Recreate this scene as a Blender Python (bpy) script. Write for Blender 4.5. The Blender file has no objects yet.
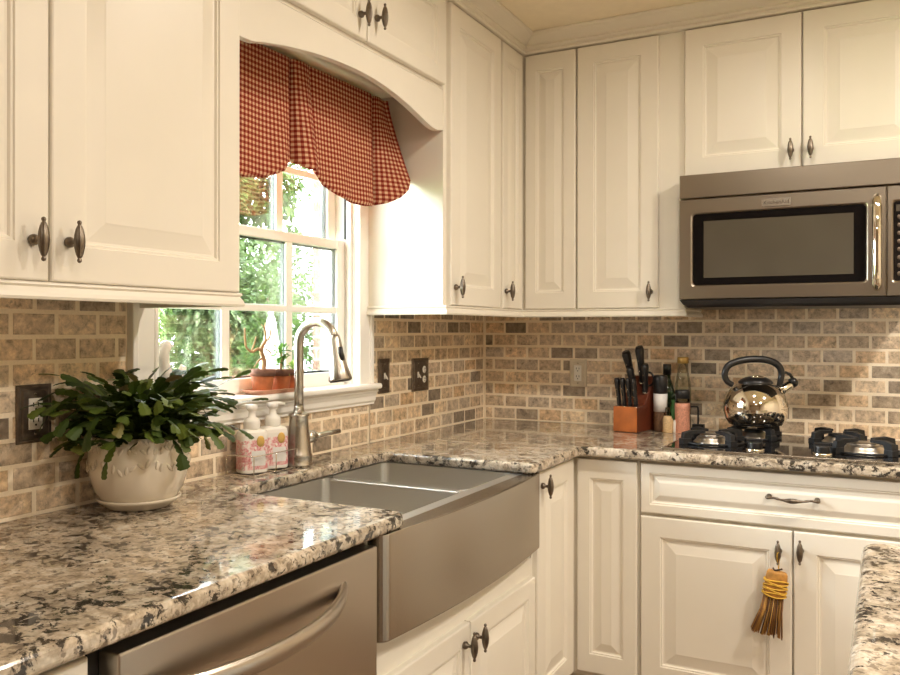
import bpy, bmesh, math, random
from mathutils import Vector, Matrix, noise as mnoise
PI = math.pi
rnd = random.Random(7)
SC = bpy.context.scene
COL = SC.collection

# ------------------------------------------------------------------ materials
def mat_new(name):
    m = bpy.data.materials.new(name); m.use_nodes = True
    nt = m.node_tree
    return m, nt, nt.nodes['Principled BSDF'], nt.nodes['Material Output']
def setp(b, **kw):
    names = {'col':'Base Color','rough':'Roughness','metal':'Metallic','spec':'Specular IOR Level','trans':'Transmission Weight',
             'coat':'Coat Weight','sub':'Subsurface Weight','ior':'IOR','aniso':'Anisotropic','alpha':'Alpha','coatr':'Coat Roughness','sheen':'Sheen Weight'}
    for k, v in kw.items():
        s = b.inputs[names[k]]
        s.default_value = (*v, 1) if k == 'col' else v
def N(nt, t, **kw):
    n = nt.nodes.new(t)
    for k, v in kw.items(): setattr(n, k, v)
    return n
def ramp(nt, fac, stops, interp='LINEAR'):
    r = N(nt, 'ShaderNodeValToRGB'); r.color_ramp.interpolation = interp
    els = r.color_ramp.elements
    while len(els) < len(stops): els.new(.5)
    for e, (p, c) in zip(els, stops):
        e.position = p; e.color = (*c, 1) if len(c) == 3 else c
    nt.links.new(fac, r.inputs['Fac']); return r.outputs['Color']
def mixc(nt, fac, a, b, blend='MIX'):
    n = N(nt, 'ShaderNodeMix', data_type='RGBA', blend_type=blend)
    for i, v in ((0, fac), (6, a), (7, b)):
        if isinstance(v, (int, float)): n.inputs[i].default_value = v
        elif isinstance(v, tuple): n.inputs[i].default_value = (*v, 1)
        else: nt.links.new(v, n.inputs[i])
    return n.outputs[2]
def mth(nt, op, a, b=None):
    n = N(nt, 'ShaderNodeMath', operation=op)
    for i, v in ((0, a), (1, b)):
        if v is None: continue
        if isinstance(v, (int, float)): n.inputs[i].default_value = v
        else: nt.links.new(v, n.inputs[i])
    return n.outputs[0]
def noise(nt, vec, scale, detail=4, rough=.5, dist=0):
    n = N(nt, 'ShaderNodeTexNoise'); n.inputs['Scale'].default_value = scale
    n.inputs['Detail'].default_value = detail; n.inputs['Roughness'].default_value = rough
    n.inputs['Distortion'].default_value = dist
    nt.links.new(vec, n.inputs['Vector']); return n.outputs['Fac']
def geo(nt): return N(nt, 'ShaderNodeNewGeometry').outputs['Position']
def objc(nt): return N(nt, 'ShaderNodeTexCoord').outputs['Object']
def bump(nt, b, h, strength=.2, dist=.002):
    n = N(nt, 'ShaderNodeBump'); n.inputs['Strength'].default_value = strength; n.inputs['Distance'].default_value = dist
    nt.links.new(h, n.inputs['Height']); nt.links.new(n.outputs[0], b.inputs['Normal'])
def simple(name, col, rough=.5, metal=0, var=.06, scale=30, bmp=0, **kw):
    m, nt, b, o = mat_new(name); setp(b, rough=rough, metal=metal, **kw)
    f = noise(nt, objc(nt), scale, 3)
    dk = tuple(c*(1-var) for c in col); lt = tuple(min(1, c*(1+var)) for c in col)
    nt.links.new(ramp(nt, f, [(.3, dk), (.7, lt)]), b.inputs['Base Color'])
    if bmp: bump(nt, b, f, bmp, .001)
    return m
M = {}
M['cream'] = simple('cream_paint', (.80, .75, .655), .38, var=.015, scale=6, spec=.4)
M['walldim'] = simple('dimmed_brown_wall', (.30, .23, .16), .8, var=.02)  # unseen rear wall, colour darkened so the steel reflects a dim room
M['wall'] = simple('wall_paint', (.72, .62, .47), .7, var=.02)
M['ceiling'] = simple('ceiling_paint', (.88, .78, .60), .8, var=.02)
M['white'] = simple('white_trim_paint', (.92, .90, .85), .35, var=.01)
M['floor'] = simple('floor_wood', (.26, .18, .12), .4, var=.2, scale=8)
M['pewter'] = simple('antique_pewter', (.20, .165, .13), .36, 1, var=.25, scale=60)
M['bronze'] = simple('aged_bronze', (.11, .085, .065), .45, .8, var=.3, scale=50)
M['plate'] = simple('switch_plate_metal', (.16, .125, .095), .42, .8, var=.25, scale=60)
M['stonepl'] = simple('stone_beige_plate', (.66, .57, .43), .45, .05, var=.1)
M['plastic'] = simple('white_plastic', (.82, .78, .70), .35, var=.01)
M['black'] = simple('black_plastic', (.013, .012, .012), .35, var=.2)
M['iron'] = simple('cast_iron', (.015, .015, .016), .5, .2, var=.3, scale=90, bmp=.15)
M['rubber'] = simple('black_rubber', (.02, .019, .018), .6, var=.2)
M['dark'] = simple('dark_slot', (.02, .017, .014), .7)
M['chrome'] = simple('polished_steel', (.80, .76, .68), .06, 1, var=.02)
M['nickel'] = simple('brushed_nickel', (.50, .46, .40), .27, 1, var=.05, scale=80)
M['alu'] = simple('burner_aluminium', (.52, .48, .43), .35, 1, var=.06)
M['terra'] = simple('terracotta', (.42, .13, .045), .75, var=.35, scale=28, bmp=.2)
M['terratop'] = simple('terracotta_stained', (.20, .09, .055), .8, var=.5, scale=30, bmp=.2)
M['soil'] = simple('potting_soil', (.05, .03, .02), .95, var=.5, scale=120, bmp=.5)
M['bark'] = simple('twig_bark', (.42, .24, .12), .8, var=.3, scale=60, bmp=.3)
M['ceramic'] = simple('cream_ceramic', (.74, .66, .54), .16, var=.02, coat=.4)
M['porcelain'] = simple('white_porcelain', (.84, .80, .74), .25, var=.02)
M['woodorange'] = simple('orange_wood', (.50, .15, .035), .35, var=.2, scale=18)
M['wooddark'] = simple('dark_red_wood', (.12, .028, .012), .35, var=.2, scale=18)
M['cap_gold'] = simple('gold_cap', (.62, .40, .12), .35, .6)
M['label'] = simple('white_label', (.78, .76, .74), .5, var=.05, scale=60)
M['pepper'] = simple('peppercorns', (.16, .085, .045), .55, var=.7, scale=260)
M['pinksalt'] = simple('pink_salt', (.66, .30, .20), .45, var=.35, scale=240)
M['sand'] = simple('beige_spice', (.66, .46, .24), .6, var=.2, scale=200)
M['greenglass'] = simple('dark_green_glass', (.012, .03, .010), .08, var=.1, coat=.3)
M['herb'] = simple('green_label', (.05, .16, .03), .5, var=.5, scale=90)
M['frond'] = simple('yellow_twine', (.62, .36, .035), .6, var=.25, scale=70)
M['broomwood'] = simple('broom_fibre_head', (.46, .22, .045), .6, var=.25, scale=60)
M['spacer'] = simple('window_spacer', (.055, .06, .065), .5)
M['trunk'] = simple('tree_trunk', (.12, .08, .05), .9, var=.3)
M['lawn'] = simple('lawn_grass', (.20, .28, .10), .9, var=.3, scale=8)
M['canvas'] = simple('white_canvas', (.85, .85, .83), .8, var=.02)

def steel(name, col, axis, rough=.3, amt=.10):
    m, nt, b, o = mat_new(name); setp(b, col=col, metal=1, rough=rough)
    return m
M['steel'] = steel('brushed_steel_horizontal', (.50, .45, .39), 0, .28, .03)
M['steel_dark'] = steel('brushed_steel_dark', (.33, .285, .23), 0, .30)
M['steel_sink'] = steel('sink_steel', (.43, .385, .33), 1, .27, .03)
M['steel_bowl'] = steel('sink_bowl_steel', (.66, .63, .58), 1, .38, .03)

def glass(name, tint=(1, 1, 1), refl=1.0, rough=.0):
    m, nt, b, o = mat_new(name); nt.nodes.remove(b)
    t = N(nt, 'ShaderNodeBsdfTransparent'); t.inputs[0].default_value = (*tint, 1)
    g = N(nt, 'ShaderNodeBsdfGlossy'); g.inputs['Roughness'].default_value = rough
    fr = N(nt, 'ShaderNodeFresnel'); fr.inputs['IOR'].default_value = 1.45
    mx = N(nt, 'ShaderNodeMixShader')
    nt.links.new(mth(nt, 'MULTIPLY', fr.outputs[0], refl), mx.inputs[0])
    nt.links.new(t.outputs[0], mx.inputs[1]); nt.links.new(g.outputs[0], mx.inputs[2])
    nt.links.new(mx.outputs[0], o.inputs['Surface'])
    return m
M['pane'] = glass('window_pane_glass', (.97, .99, .98), .8)
M['clear'] = glass('clear_bottle_glass', (.95, .96, .92), .7, .02)
M['oil'] = glass('pale_green_glass', (.86, .87, .62), .5, .02)
M['jarglass'] = glass('jar_glass', (.93, .90, .86), 1.0, .02)
M['soapclear'] = glass('clear_soap_bottle', (.97, .93, .90), .8, .05)

def black_glass():
    m, nt, b, o = mat_new('black_glass'); setp(b, col=(.008, .007, .007), rough=.05, spec=.5, coat=.3, coatr=.03); return m
M['blackglass'] = black_glass()
def mw_glass():
    m, nt, b, o = mat_new('microwave_black_glass'); setp(b, col=(.006, .005, .005), rough=.10, spec=.22); return m
M['mwglass'] = mw_glass()
def mesh_screen():
    m, nt, b, o = mat_new('microwave_window_screen'); setp(b, rough=.15, spec=.3)
    f = noise(nt, objc(nt), 3, 2)
    nt.links.new(ramp(nt, f, [(.3, (.070, .058, .042)), (.7, (.090, .076, .056))]), b.inputs['Base Color']); return m
M['screen'] = mesh_screen()

def tile_mat():
    m, nt, b, o = mat_new('tumbled_travertine')
    at = N(nt, 'ShaderNodeAttribute'); at.attribute_name = 'tile'
    sp = N(nt, 'ShaderNodeSeparateColor'); nt.links.new(at.outputs['Color'], sp.inputs[0])
    base = ramp(nt, sp.outputs[0], [(0, (.24, .195, .15)), (.12, (.38, .31, .235)), (.28, (.64, .51, .37)), (.45, (.74, .575, .40)),
                                    (.62, (.58, .49, .39)), (.78, (.84, .67, .48)), (.9, (.68, .48, .29)), (1, (.92, .76, .55))])
    off = N(nt, 'ShaderNodeVectorMath', operation='ADD'); nt.links.new(geo(nt), off.inputs[0])
    sc = N(nt, 'ShaderNodeVectorMath', operation='SCALE'); nt.links.new(at.outputs['Color'], sc.inputs[0]); sc.inputs['Scale'].default_value = 40
    nt.links.new(sc.outputs[0], off.inputs[1])
    n1 = noise(nt, off.outputs[0], 42, 8, .70, .25)
    n2 = noise(nt, off.outputs[0], 90, 4, .6, .5)
    v = ramp(nt, n1, [(.30, (.34, .33, .33)), (.44, (.80, .78, .76)), (.57, (1.10, 1.08, 1.05)), (.68, (1.38, 1.42, 1.42))])
    c = mixc(nt, 1.0, base, v, 'MULTIPLY')
    dk = ramp(nt, n2, [(.58, (0, 0, 0)), (.70, (1, 1, 1))])
    f = mth(nt, 'MULTIPLY', dk, mth(nt, 'MULTIPLY', sp.outputs[1], .55))
    c = mixc(nt, f, c, (.10, .075, .055))
    nt.links.new(c, b.inputs['Base Color']); setp(b, rough=.5, spec=.35)
    bump(nt, b, n1, .25, .002)
    return m
M['tile'] = tile_mat()
M['grout'] = simple('sanded_grout', (.95, .82, .63), .85, var=.04, scale=200, bmp=.2)

def granite():
    m, nt, b, o = mat_new('granite'); p = geo(nt)
    n0 = noise(nt, p, 7, 3, .5, .3)
    n1 = noise(nt, p, 26, 7, .68, .3)
    n2 = noise(nt, p, 60, 5, .6, .4)
    n3 = noise(nt, p, 42, 8, .72, .35)
    vo = N(nt, 'ShaderNodeTexVoronoi'); vo.inputs['Scale'].default_value = 130; nt.links.new(p, vo.inputs['Vector'])
    base = ramp(nt, n1, [(.30, (.24, .18, .125)), (.42, (.46, .37, .265)), (.52, (.66, .55, .42)), (.66, (.84, .76, .63))])
    grey = ramp(nt, n0, [(.42, (0, 0, 0)), (.62, (1, 1, 1))])
    c = mixc(nt, mth(nt, 'MULTIPLY', grey, .45), base, (.30, .26, .20))
    fl = ramp(nt, n2, [(.54, (0, 0, 0)), (.60, (1, 1, 1))])
    c = mixc(nt, mth(nt, 'MULTIPLY', fl, .7), c, (.16, .12, .085))
    s = mth(nt, 'ADD', n3, mth(nt, 'MULTIPLY', mth(nt, 'SUBTRACT', n0, .5), .35))
    bk = ramp(nt, s, [(.545, (0, 0, 0)), (.58, (1, 1, 1))])
    c = mixc(nt, mth(nt, 'MULTIPLY', bk, .93), c, (.022, .018, .015))
    cr = ramp(nt, vo.outputs['Distance'], [(.0, (1.12, 1.12, 1.12)), (.6, (.86, .86, .86))])
    c = mixc(nt, 1.0, c, cr, 'MULTIPLY')
    nt.links.new(c, b.inputs['Base Color']); setp(b, rough=.07, spec=.55, coat=.25, coatr=.03)
    return m
M['granite'] = granite()

def gingham():
    m, nt, b, o = mat_new('red_gingham_cotton')
    uv = N(nt, 'ShaderNodeUVMap').outputs[0]
    s = N(nt, 'ShaderNodeSeparateXYZ'); nt.links.new(uv, s.inputs[0])
    P = .0155
    def band(x): return mth(nt, 'GREATER_THAN', mth(nt, 'FRACT', mth(nt, 'DIVIDE', x, P)), .48)
    t = mth(nt, 'ADD', band(s.outputs[0]), band(s.outputs[1]))
    c = ramp(nt, mth(nt, 'MULTIPLY', t, .5), [(0, (.72, .50, .32)), (.33, (.42, .125, .075)), (.75, (.20, .022, .016))], 'CONSTANT')
    nt.links.new(c, b.inputs['Base Color']); setp(b, rough=.85, spec=.1)
    tr = N(nt, 'ShaderNodeBsdfTranslucent'); nt.links.new(c, tr.inputs[0])
    mx = N(nt, 'ShaderNodeMixShader'); mx.inputs[0].default_value = .18
    nt.links.new(b.outputs[0], mx.inputs[1]); nt.links.new(tr.outputs[0], mx.inputs[2]); nt.links.new(mx.outputs[0], o.inputs[0])
    return m
M['gingham'] = gingham()

def leafmat(name, stops, tl=.35, rough=.5, attr=True):
    m, nt, b, o = mat_new(name)
    at = N(nt, 'ShaderNodeAttribute'); at.attribute_name = 'tile'
    s = N(nt, 'ShaderNodeSeparateColor'); nt.links.new(at.outputs['Color'], s.inputs[0])
    c = ramp(nt, s.outputs[0], stops)
    nt.links.new(c, b.inputs['Base Color']); setp(b, rough=rough, spec=.4)
    tr = N(nt, 'ShaderNodeBsdfTranslucent'); nt.links.new(c, tr.inputs[0])
    mx = N(nt, 'ShaderNodeMixShader'); mx.inputs[0].default_value = tl
    nt.links.new(b.outputs[0], mx.inputs[1]); nt.links.new(tr.outputs[0], mx.inputs[2]); nt.links.new(mx.outputs[0], o.inputs[0])
    return m
M['cactus'] = leafmat('cactus_leaf', [(0, (.018, .034, .006)), (.5, (.055, .092, .013)), (.85, (.13, .175, .026)), (1, (.19, .13, .05))], .12, .5)
M['leaf_green'] = leafmat('shrub_leaf_green', [(0, (.026, .066, .010)), (.5, (.065, .12, .027)), (1, (.15, .20, .065))], .4)
M['leaf_yellow'] = leafmat('shrub_leaf_yellow', [(0, (.06, .09, .008)), (.5, (.13, .15, .013)), (1, (.21, .20, .026))], .4)
M['leaf_pale'] = leafmat('shrub_leaf_pale', [(0, (.045, .08, .026)), (.5, (.10, .145, .06)), (1, (.23, .27, .15))], .4)
M['leaf_pot'] = leafmat('potted_leaf', [(0, (.06, .16, .03)), (.6, (.16, .30, .06)), (1, (.42, .46, .10))], .3, .4)
M['bristle'] = leafmat('broom_bristles', [(0, (.06, .035, .03)), (.35, (.25, .12, .05)), (.7, (.48, .25, .07)), (1, (.60, .36, .10))], .0, .6)

def brick_white():
    m, nt, b, o = mat_new('painted_pink_brick')
    br = N(nt, 'ShaderNodeTexBrick'); mp = N(nt, 'ShaderNodeMapping'); mp.inputs['Rotation'].default_value = (PI/2, 0, 0)
    nt.links.new(geo(nt), mp.inputs['Vector']); nt.links.new(mp.outputs[0], br.inputs['Vector'])
    br.inputs['Color1'].default_value = (.13, .07, .05, 1); br.inputs['Color2'].default_value = (.18, .11, .085, 1)
    br.inputs['Mortar'].default_value = (.24, .22, .19, 1); br.inputs['Scale'].default_value = 1
    br.inputs['Brick Width'].default_value = .2; br.inputs['Row Height'].default_value = .075; br.inputs['Mortar Size'].default_value = .007
    nt.links.new(br.outputs['Color'], b.inputs['Base Color']); setp(b, rough=.85); return m
M['brick'] = brick_white()

def soap_label():
    m, nt, b, o = mat_new('pink_floral_label'); p = objc(nt)
    n1 = noise(nt, p, 46, 4, .6, 1.5); n2 = noise(nt, p, 120, 3)
    c = ramp(nt, n1, [(.36, (.84, .77, .72)), (.46, (.82, .52, .50)), (.54, (.62, .18, .20)), (.62, (.80, .55, .52)), (.70, (.42, .42, .28))])
    c = mixc(nt, ramp(nt, n2, [(.62, (0, 0, 0)), (.68, (1, 1, 1))]), c, (.86, .80, .74))
    nt.links.new(c, b.inputs['Base Color']); setp(b, rough=.35); return m
M['floral'] = soap_label()
def emit(name, col, s):
    m, nt, b, o = mat_new(name); setp(b, col=(.9, .9, .9)); b.inputs['Emission Color'].default_value = (*col, 1); b.inputs['Emission Strength'].default_value = s; return m
M['lamp'] = emit('lamp_lens', (1, .84, .64), 8)

# ------------------------------------------------------------------ mesh builder
class MB:
    def __init__(s): s.v = []; s.f = []; s.c = []; s.sm = []
    def add(s, vs, fs, col=None, smooth=False, T=None):
        o = len(s.v)
        for p in vs:
            p = Vector(p)
            s.v.append(T @ p if T else p)
        for f in fs:
            s.f.append([i+o for i in f]); s.c.append(col or (0.5, 0.5, 0.5)); s.sm.append(smooth)
        return s
    def box(s, x0, x1, y0, y1, z0, z1, T=None, col=None):
        vs = [(x, y, z) for z in (z0, z1) for y in (y0, y1) for x in (x0, x1)]
        return s.add(vs, [(0, 2, 3, 1), (4, 5, 7, 6), (0, 1, 5, 4), (2, 6, 7, 3), (0, 4, 6, 2), (1, 3, 7, 5)], T=T, col=col)
    def loops(s, loops, cap0=True, cap1=True, smooth=True, closed=True, T=None, col=None):
        n = len(loops[0]); vs = [p for l in loops for p in l]; fs = []
        for i in range(len(loops)-1):
            for j in range(n if closed else n-1):
                k = (j+1) % n
                fs.append((i*n+j, i*n+k, (i+1)*n+k, (i+1)*n+j))
        s.add(vs, fs, smooth=smooth, T=T, col=col)
        o = len(s.v)-len(vs)
        if cap0: s.f.append([o+j for j in reversed(range(n))]); s.c.append(col or (.5,)*3); s.sm.append(False)
        if cap1: s.f.append([o+(len(loops)-1)*n+j for j in range(n)]); s.c.append(col or (.5,)*3); s.sm.append(False)
        return s
    def lathe(s, prof, seg=24, T=None, cap0=True, cap1=True, smooth=True, rfun=None, col=None):
        L = []
        for r, z in prof:
            r = max(r, 1e-5)
            L.append([((r+(rfun(2*PI*i/seg, r) if rfun else 0))*math.cos(2*PI*i/seg), (r+(rfun(2*PI*i/seg, r) if rfun else 0))*math.sin(2*PI*i/seg), z) for i in range(seg)])
        return s.loops(L, cap0, cap1, smooth, T=T, col=col)
    def tube(s, path, r, seg=10, cap=True, smooth=True, flat=1.0, up=None, col=None, T=None):
        P = [Vector(p) for p in path]; n = len(P)
        R = r if isinstance(r, (list, tuple)) else [r]*n
        L = []; prev = None
        for i in range(n):
            t = (P[min(i+1, n-1)]-P[max(i-1, 0)])
            if t.length < 1e-9: t = Vector((0, 0, 1))
            t.normalize()
            if prev is None:
                u = Vector(up) if up else (Vector((0, 0, 1)) if abs(t.z) < .9 else Vector((1, 0, 0)))
            else: u = prev
            u = (u - t*u.dot(t))
            if u.length < 1e-6: u = t.orthogonal()
            u.normalize(); prev = u; w = t.cross(u)
            L.append([P[i]+(u*math.cos(2*PI*k/seg)*flat+w*math.sin(2*PI*k/seg))*R[i] for k in range(seg)])
        return s.loops(L, cap, cap, smooth, col=col, T=T)
    def ell(s, c, rx, ry, rz, seg=16, rings=9, T=None, col=None):
        pr = [(math.sin(PI*i/rings), -math.cos(PI*i/rings)) for i in range(rings+1)]
        T2 = Matrix.Translation(Vector(c)) @ Matrix.Diagonal((rx, ry, rz, 1))
        if T: T2 = T @ T2
        return s.lathe(pr, seg, T2, col=col)
    def prism(s, poly, z0, z1, T=None, smooth=False):
        return s.loops([[(x, y, z0) for x, y in poly], [(x, y, z1) for x, y in poly]], smooth=smooth, T=T)
def smoothcurve(pts, n=8):
    P = [Vector(p) for p in pts]; out = []
    for i in range(len(P)-1):
        p0 = P[max(i-1, 0)]; p1 = P[i]; p2 = P[i+1]; p3 = P[min(i+2, len(P)-1)]
        for k in range(n):
            t = k/n
            out.append(.5*((2*p1)+(p2-p0)*t+(2*p0-5*p1+4*p2-p3)*t*t+(3*p1-p0-3*p2+p3)*t**3))
    out.append(P[-1]); return out
def Tz(a, loc=(0, 0, 0)): return Matrix.Translation(Vector(loc)) @ Matrix.Rotation(a, 4, 'Z')
def Tx(a, loc=(0, 0, 0)): return Matrix.Translation(Vector(loc)) @ Matrix.Rotation(a, 4, 'X')
def Ty(a, loc=(0, 0, 0)): return Matrix.Translation(Vector(loc)) @ Matrix.Rotation(a, 4, 'Y')
def O(name, mb, mat, parent=None, loc=(0, 0, 0), rotz=0, bev=0, label=None, attr=False, seg=2, sub=0):
    me = bpy.data.meshes.new(name)
    me.from_pydata([tuple(v) for v in mb.v], [], mb.f)
    me.update()
    bm = bmesh.new(); bm.from_mesh(me); bmesh.ops.recalc_face_normals(bm, faces=bm.faces); bm.to_mesh(me); bm.free()
    me.polygons.foreach_set('use_smooth', [bool(x) for x in mb.sm])
    if attr:
        ca = me.color_attributes.new('tile', 'FLOAT_COLOR', 'CORNER'); data = []
        for p in me.polygons:
            for _ in range(p.loop_total): data += [*mb.c[p.index], 1]
        ca.data.foreach_set('color', data)
    me.materials.append(M[mat] if isinstance(mat, str) else mat)
    o = bpy.data.objects.new(name, me); COL.objects.link(o)
    if parent: o.parent = parent
    o.location = loc; o.rotation_euler = (0, 0, rotz)
    if bev:
        b = o.modifiers.new('bevel', 'BEVEL'); b.width = bev; b.segments = seg; b.limit_method = 'ANGLE'; b.angle_limit = math.radians(40)
        b.harden_normals = False
    if sub:
        b = o.modifiers.new('sub', 'SUBSURF'); b.levels = sub; b.render_levels = sub
    if label: o['label'] = label
    return o
def tag(o, label, cat, group=None):
    o['label'] = label; o['category'] = cat
    if group: o['group'] = group
    return o
def thing(name, label, cat, loc=(0, 0, 0), rotz=0, group=None):
    o = bpy.data.objects.new(name, None); COL.objects.link(o)
    o.location = loc; o.rotation_euler = (0, 0, rotz); o.empty_display_size = .05
    return tag(o, label, cat, group)
def struct(o): o['kind'] = 'structure'; return o
def sempty(name):
    o = bpy.data.objects.new(name, None); COL.objects.link(o); o['kind'] = 'structure'; return o

# ------------------------------------------------------------------ hardware and doors (front faces local -y)
def knob_mesh():
    b = MB(); T = Tx(PI/2)                # lathe axis -> -y
    b.lathe([(.001, .0), (.0085, .0), (.0100, .003), (.0098, .008), (.007, .0115), (.0045, .0135), (.0045, .024), (.005, .027)], 16, T)
    f = lambda a, r: (.0007*math.cos(9*a) if r > .006 else 0)
    prof = [(.0008, -.0385), (.0032, -.0372), (.0042, -.0345), (.0034, -.0315), (.0026, -.030), (.0042, -.0285), (.0062, -.022), (.0084, -.012), (.0095, 0)]
    prof = prof + [(r, -z) for r, z in reversed(prof[:-1])]
    b.lathe(prof, 36, Matrix.Translation((0, -.031, 0)), rfun=f)
    return b
_k = O('knob', knob_mesh(), 'pewter'); KNOB_ME = _k.data; bpy.data.objects.remove(_k)
def put_knob(parent, x, y, z):
    o = bpy.data.objects.new('knob', KNOB_ME); COL.objects.link(o); o.parent = parent; o.location = (x, y, z)
    o['label'] = 'pewter spindle knob'; return o
def panel_mesh(w, h, t=.02, stile=.066, bevel=.034, rail=None):
    """raised-panel door, lower-left corner at origin, front at y=-t ... back at y=0"""
    k = min(1, w/.30) if rail is None else 1
    sx = stile*max(k, .62); sz = rail or stile; bv = bevel*max(k, .55)
    prof = [(0, 0, 0), (0, 0, -t+.004), (.0015, .0015, -t+.0012), (.004, .004, -t),
            (sx, sz, -t), (sx+.002, sz+.002, -t+.0035), (sx+.006, sz+.006, -t+.0035), (sx+.009, sz+.009, -t+.0085), (sx+.014, sz+.014, -t+.009),
            (sx+.014+bv, sz+.014+bv, -t+.0025), (sx+.018+bv, sz+.018+bv, -t+.0015)]
    L = [[(ix, y, iz), (w-ix, y, iz), (w-ix, y, h-iz), (ix, y, h-iz)] for ix, iz, y in prof]
    b = MB(); b.loops(L, True, True, smooth=False); return b
def door(parent, x0, x1, z0, z1, y, knob=None, label=None, name='door', **kw):
    o = O(name, panel_mesh(x1-x0, z1-z0, **kw), 'cream', parent, (x0, y+.02, z0), label=label)
    if knob: put_knob(o, knob[0]-x0, -.02, knob[1]-z0)
    return o
def light_rail(parent, x0, x1, y, retl=None, retr=None, zt=1.404, zb=1.372):
    pr = [(0.0, zt), (.006, zt-.001), (.008, zt-.006), (.004, zt-.010), (.010, zt-.020), (.012, zt-.027), (.010, zb), (-.014, zb), (-.014, zt)]
    b = MB(); L = []
    # run with optional returns along +y at ends
    pts = []
    if retl is not None: pts.append((x0, retl, (-1, 0)))
    pts.append((x0, y, (-1 if retl is not None else 0, -1)))
    pts.append((x1, y, (1 if retr is not None else 0, -1)))
    if retr is not None: pts.append((x1, retr, (1, 0)))
    for px, py, d in pts: L.append([(px+d[0]*o, py+d[1]*o, z) for o, z in pr])
    b.loops(L, smooth=False)
    return O('light_rail', b, 'cream', parent)

# ------------------------------------------------------------------ dimensions
CT = .914; XF = .335; YF = -.325; BX = .68; BY = -.68; CF = .71
ZB = 1.404; ZT = 2.44; ZC = 2.515
PH = .0555; PW = .1106
RX1, RY1 = 3.6, -5.6                        # room extents

# ------------------------------------------------------------------ setting
b = MB(); b.box(-.15, RX1+.15, RY1-.15, .15, -.12, 0); struct(O('floor', b, 'floor'))
b = MB(); b.box(-.15, RX1+.15, RY1-.15, .15, ZC, ZC+.15); struct(O('ceiling', b, 'ceiling'))
WY0, WY1, WZ0, WZ1 = -1.96, -1.045, 1.125, 2.10   # clear opening between jambs
oy0, oy1, oz0, oz1 = WY0-.02, WY1+.02, WZ0-.025, WZ1+.02
b = MB()
b.box(-.16, -.01, RY1, oy0, 0, ZC); b.box(-.16, -.01, oy1, .0, 0, ZC); b.box(-.16, -.01, oy0, oy1, 0, oz0); b.box(-.16, -.01, oy0, oy1, oz1, ZC)
wall_left = struct(O('wall_left', b, 'wall'))
b = MB(); b.box(-.16, RX1+.15, .01, .16, 0, ZC); wall_back = struct(O('wall_back', b, 'wall'))
b = MB(); b.box(RX1, RX1+.15, RY1, .0, 0, ZC); struct(O('wall_right', b, 'wall'))
b = MB(); b.box(-.16, RX1+.15, RY1-.15, RY1, 0, ZC); struct(O('wall_front', b, 'walldim'))

# tiles
def tiles(name, parent, regions, axis, joint6, seed):
    """axis 'y': wall plane x=0 with u=-y ; axis 'x': wall plane y=0 with u=x. joint6: joint offset in row 6"""
    r = random.Random(seed); b = MB()
    g = .0050; bevel = .0028
    for k in range(0, 11):
        z0 = CT+k*PH; off = joint6 + (0 if k % 2 == 0 else PW/2)
        n0 = -2
        while off+n0*PW < 3.6:
            u0 = off+n0*PW; u1 = u0+PW; n0 += 1
            col = (r.random(), r.random(), r.random())
            jit = [(r.uniform(-.001, .001)) for _ in range(4)]
            for (a0, a1, c0, c1) in regions:
                x0, x1 = max(u0, a0), min(u1, a1); y0, y1 = max(z0, c0), min(z0+PH, c1)
                if x1-x0 < .012 or y1-y0 < .008: continue
                q0 = x0+g+jit[0]; q1 = x1-g+jit[1]; s0 = y0+g+jit[2]; s1 = y1-g+jit[3]
                e = r.uniform(-.0008, .0008)
                L = []
                for ins, d in ((0, -.006), (0, -.0016+e), (.0010, -.0005+e), (.003, e)):
                    L.append([(q0+ins, d, s0+ins), (q1-ins, d, s0+ins), (q1-ins, d, s1-ins), (q0+ins, d, s1-ins)])
                if axis == 'x': L = [[(x, -d-0.0, z) for x, d, z in l] for l in L]
                else: L = [[(d, -x, z) for x, d, z in l] for l in L]
                b.loops(L, False, True, smooth=False, col=col)
    return O(name, b, 'tile', parent, attr=True)
RL = [(.004, .962, CT, 1.392), (.962, 2.045, CT, 1.053), (2.045, 3.4, CT, 1.392)]
RB = [(.004, 2.2, CT, 1.46)]
bl = struct(tiles('tile_backsplash', wall_left, RL, 'y', .0863, 11))
bb = struct(tiles('tile_backsplash', wall_back, RB, 'x', .0489, 5))
b = MB()
for a0, a1, c0, c1 in RL: b.box(-.009, -.0014, -a1, -a0+.004, c0-.02, c1)
struct(O('grout', b, 'grout', wall_left))
b = MB()
for a0, a1, c0, c1 in RB: b.box(a0-.006, a1, .0014, .009, c0-.02, c1)
struct(O('grout', b, 'grout', wall_back))

# crown moulding (trim_1)
pr = [(-.02, 2.444), (.006, 2.445), (.011, 2.449), (.011, 2.454), (.006, 2.458), (.006, 2.461), (.013, 2.464), (.017, 2.469), (.013, 2.474),
      (.014, 2.478), (.024, 2.484), (.040, 2.492), (.052, 2.499), (.055, 2.503), (.061, 2.505), (.064, 2.510), (.064, ZC-.001), (-.02, ZC-.001)]
b = MB()
b.loops([[(XF+d, -3.2, z) for d, z in pr], [(XF+d, YF-d, z) for d, z in pr], [(1.95, YF-d, z) for d, z in pr]], smooth=False)
struct(O('trim_1', b, 'cream'))

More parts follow.
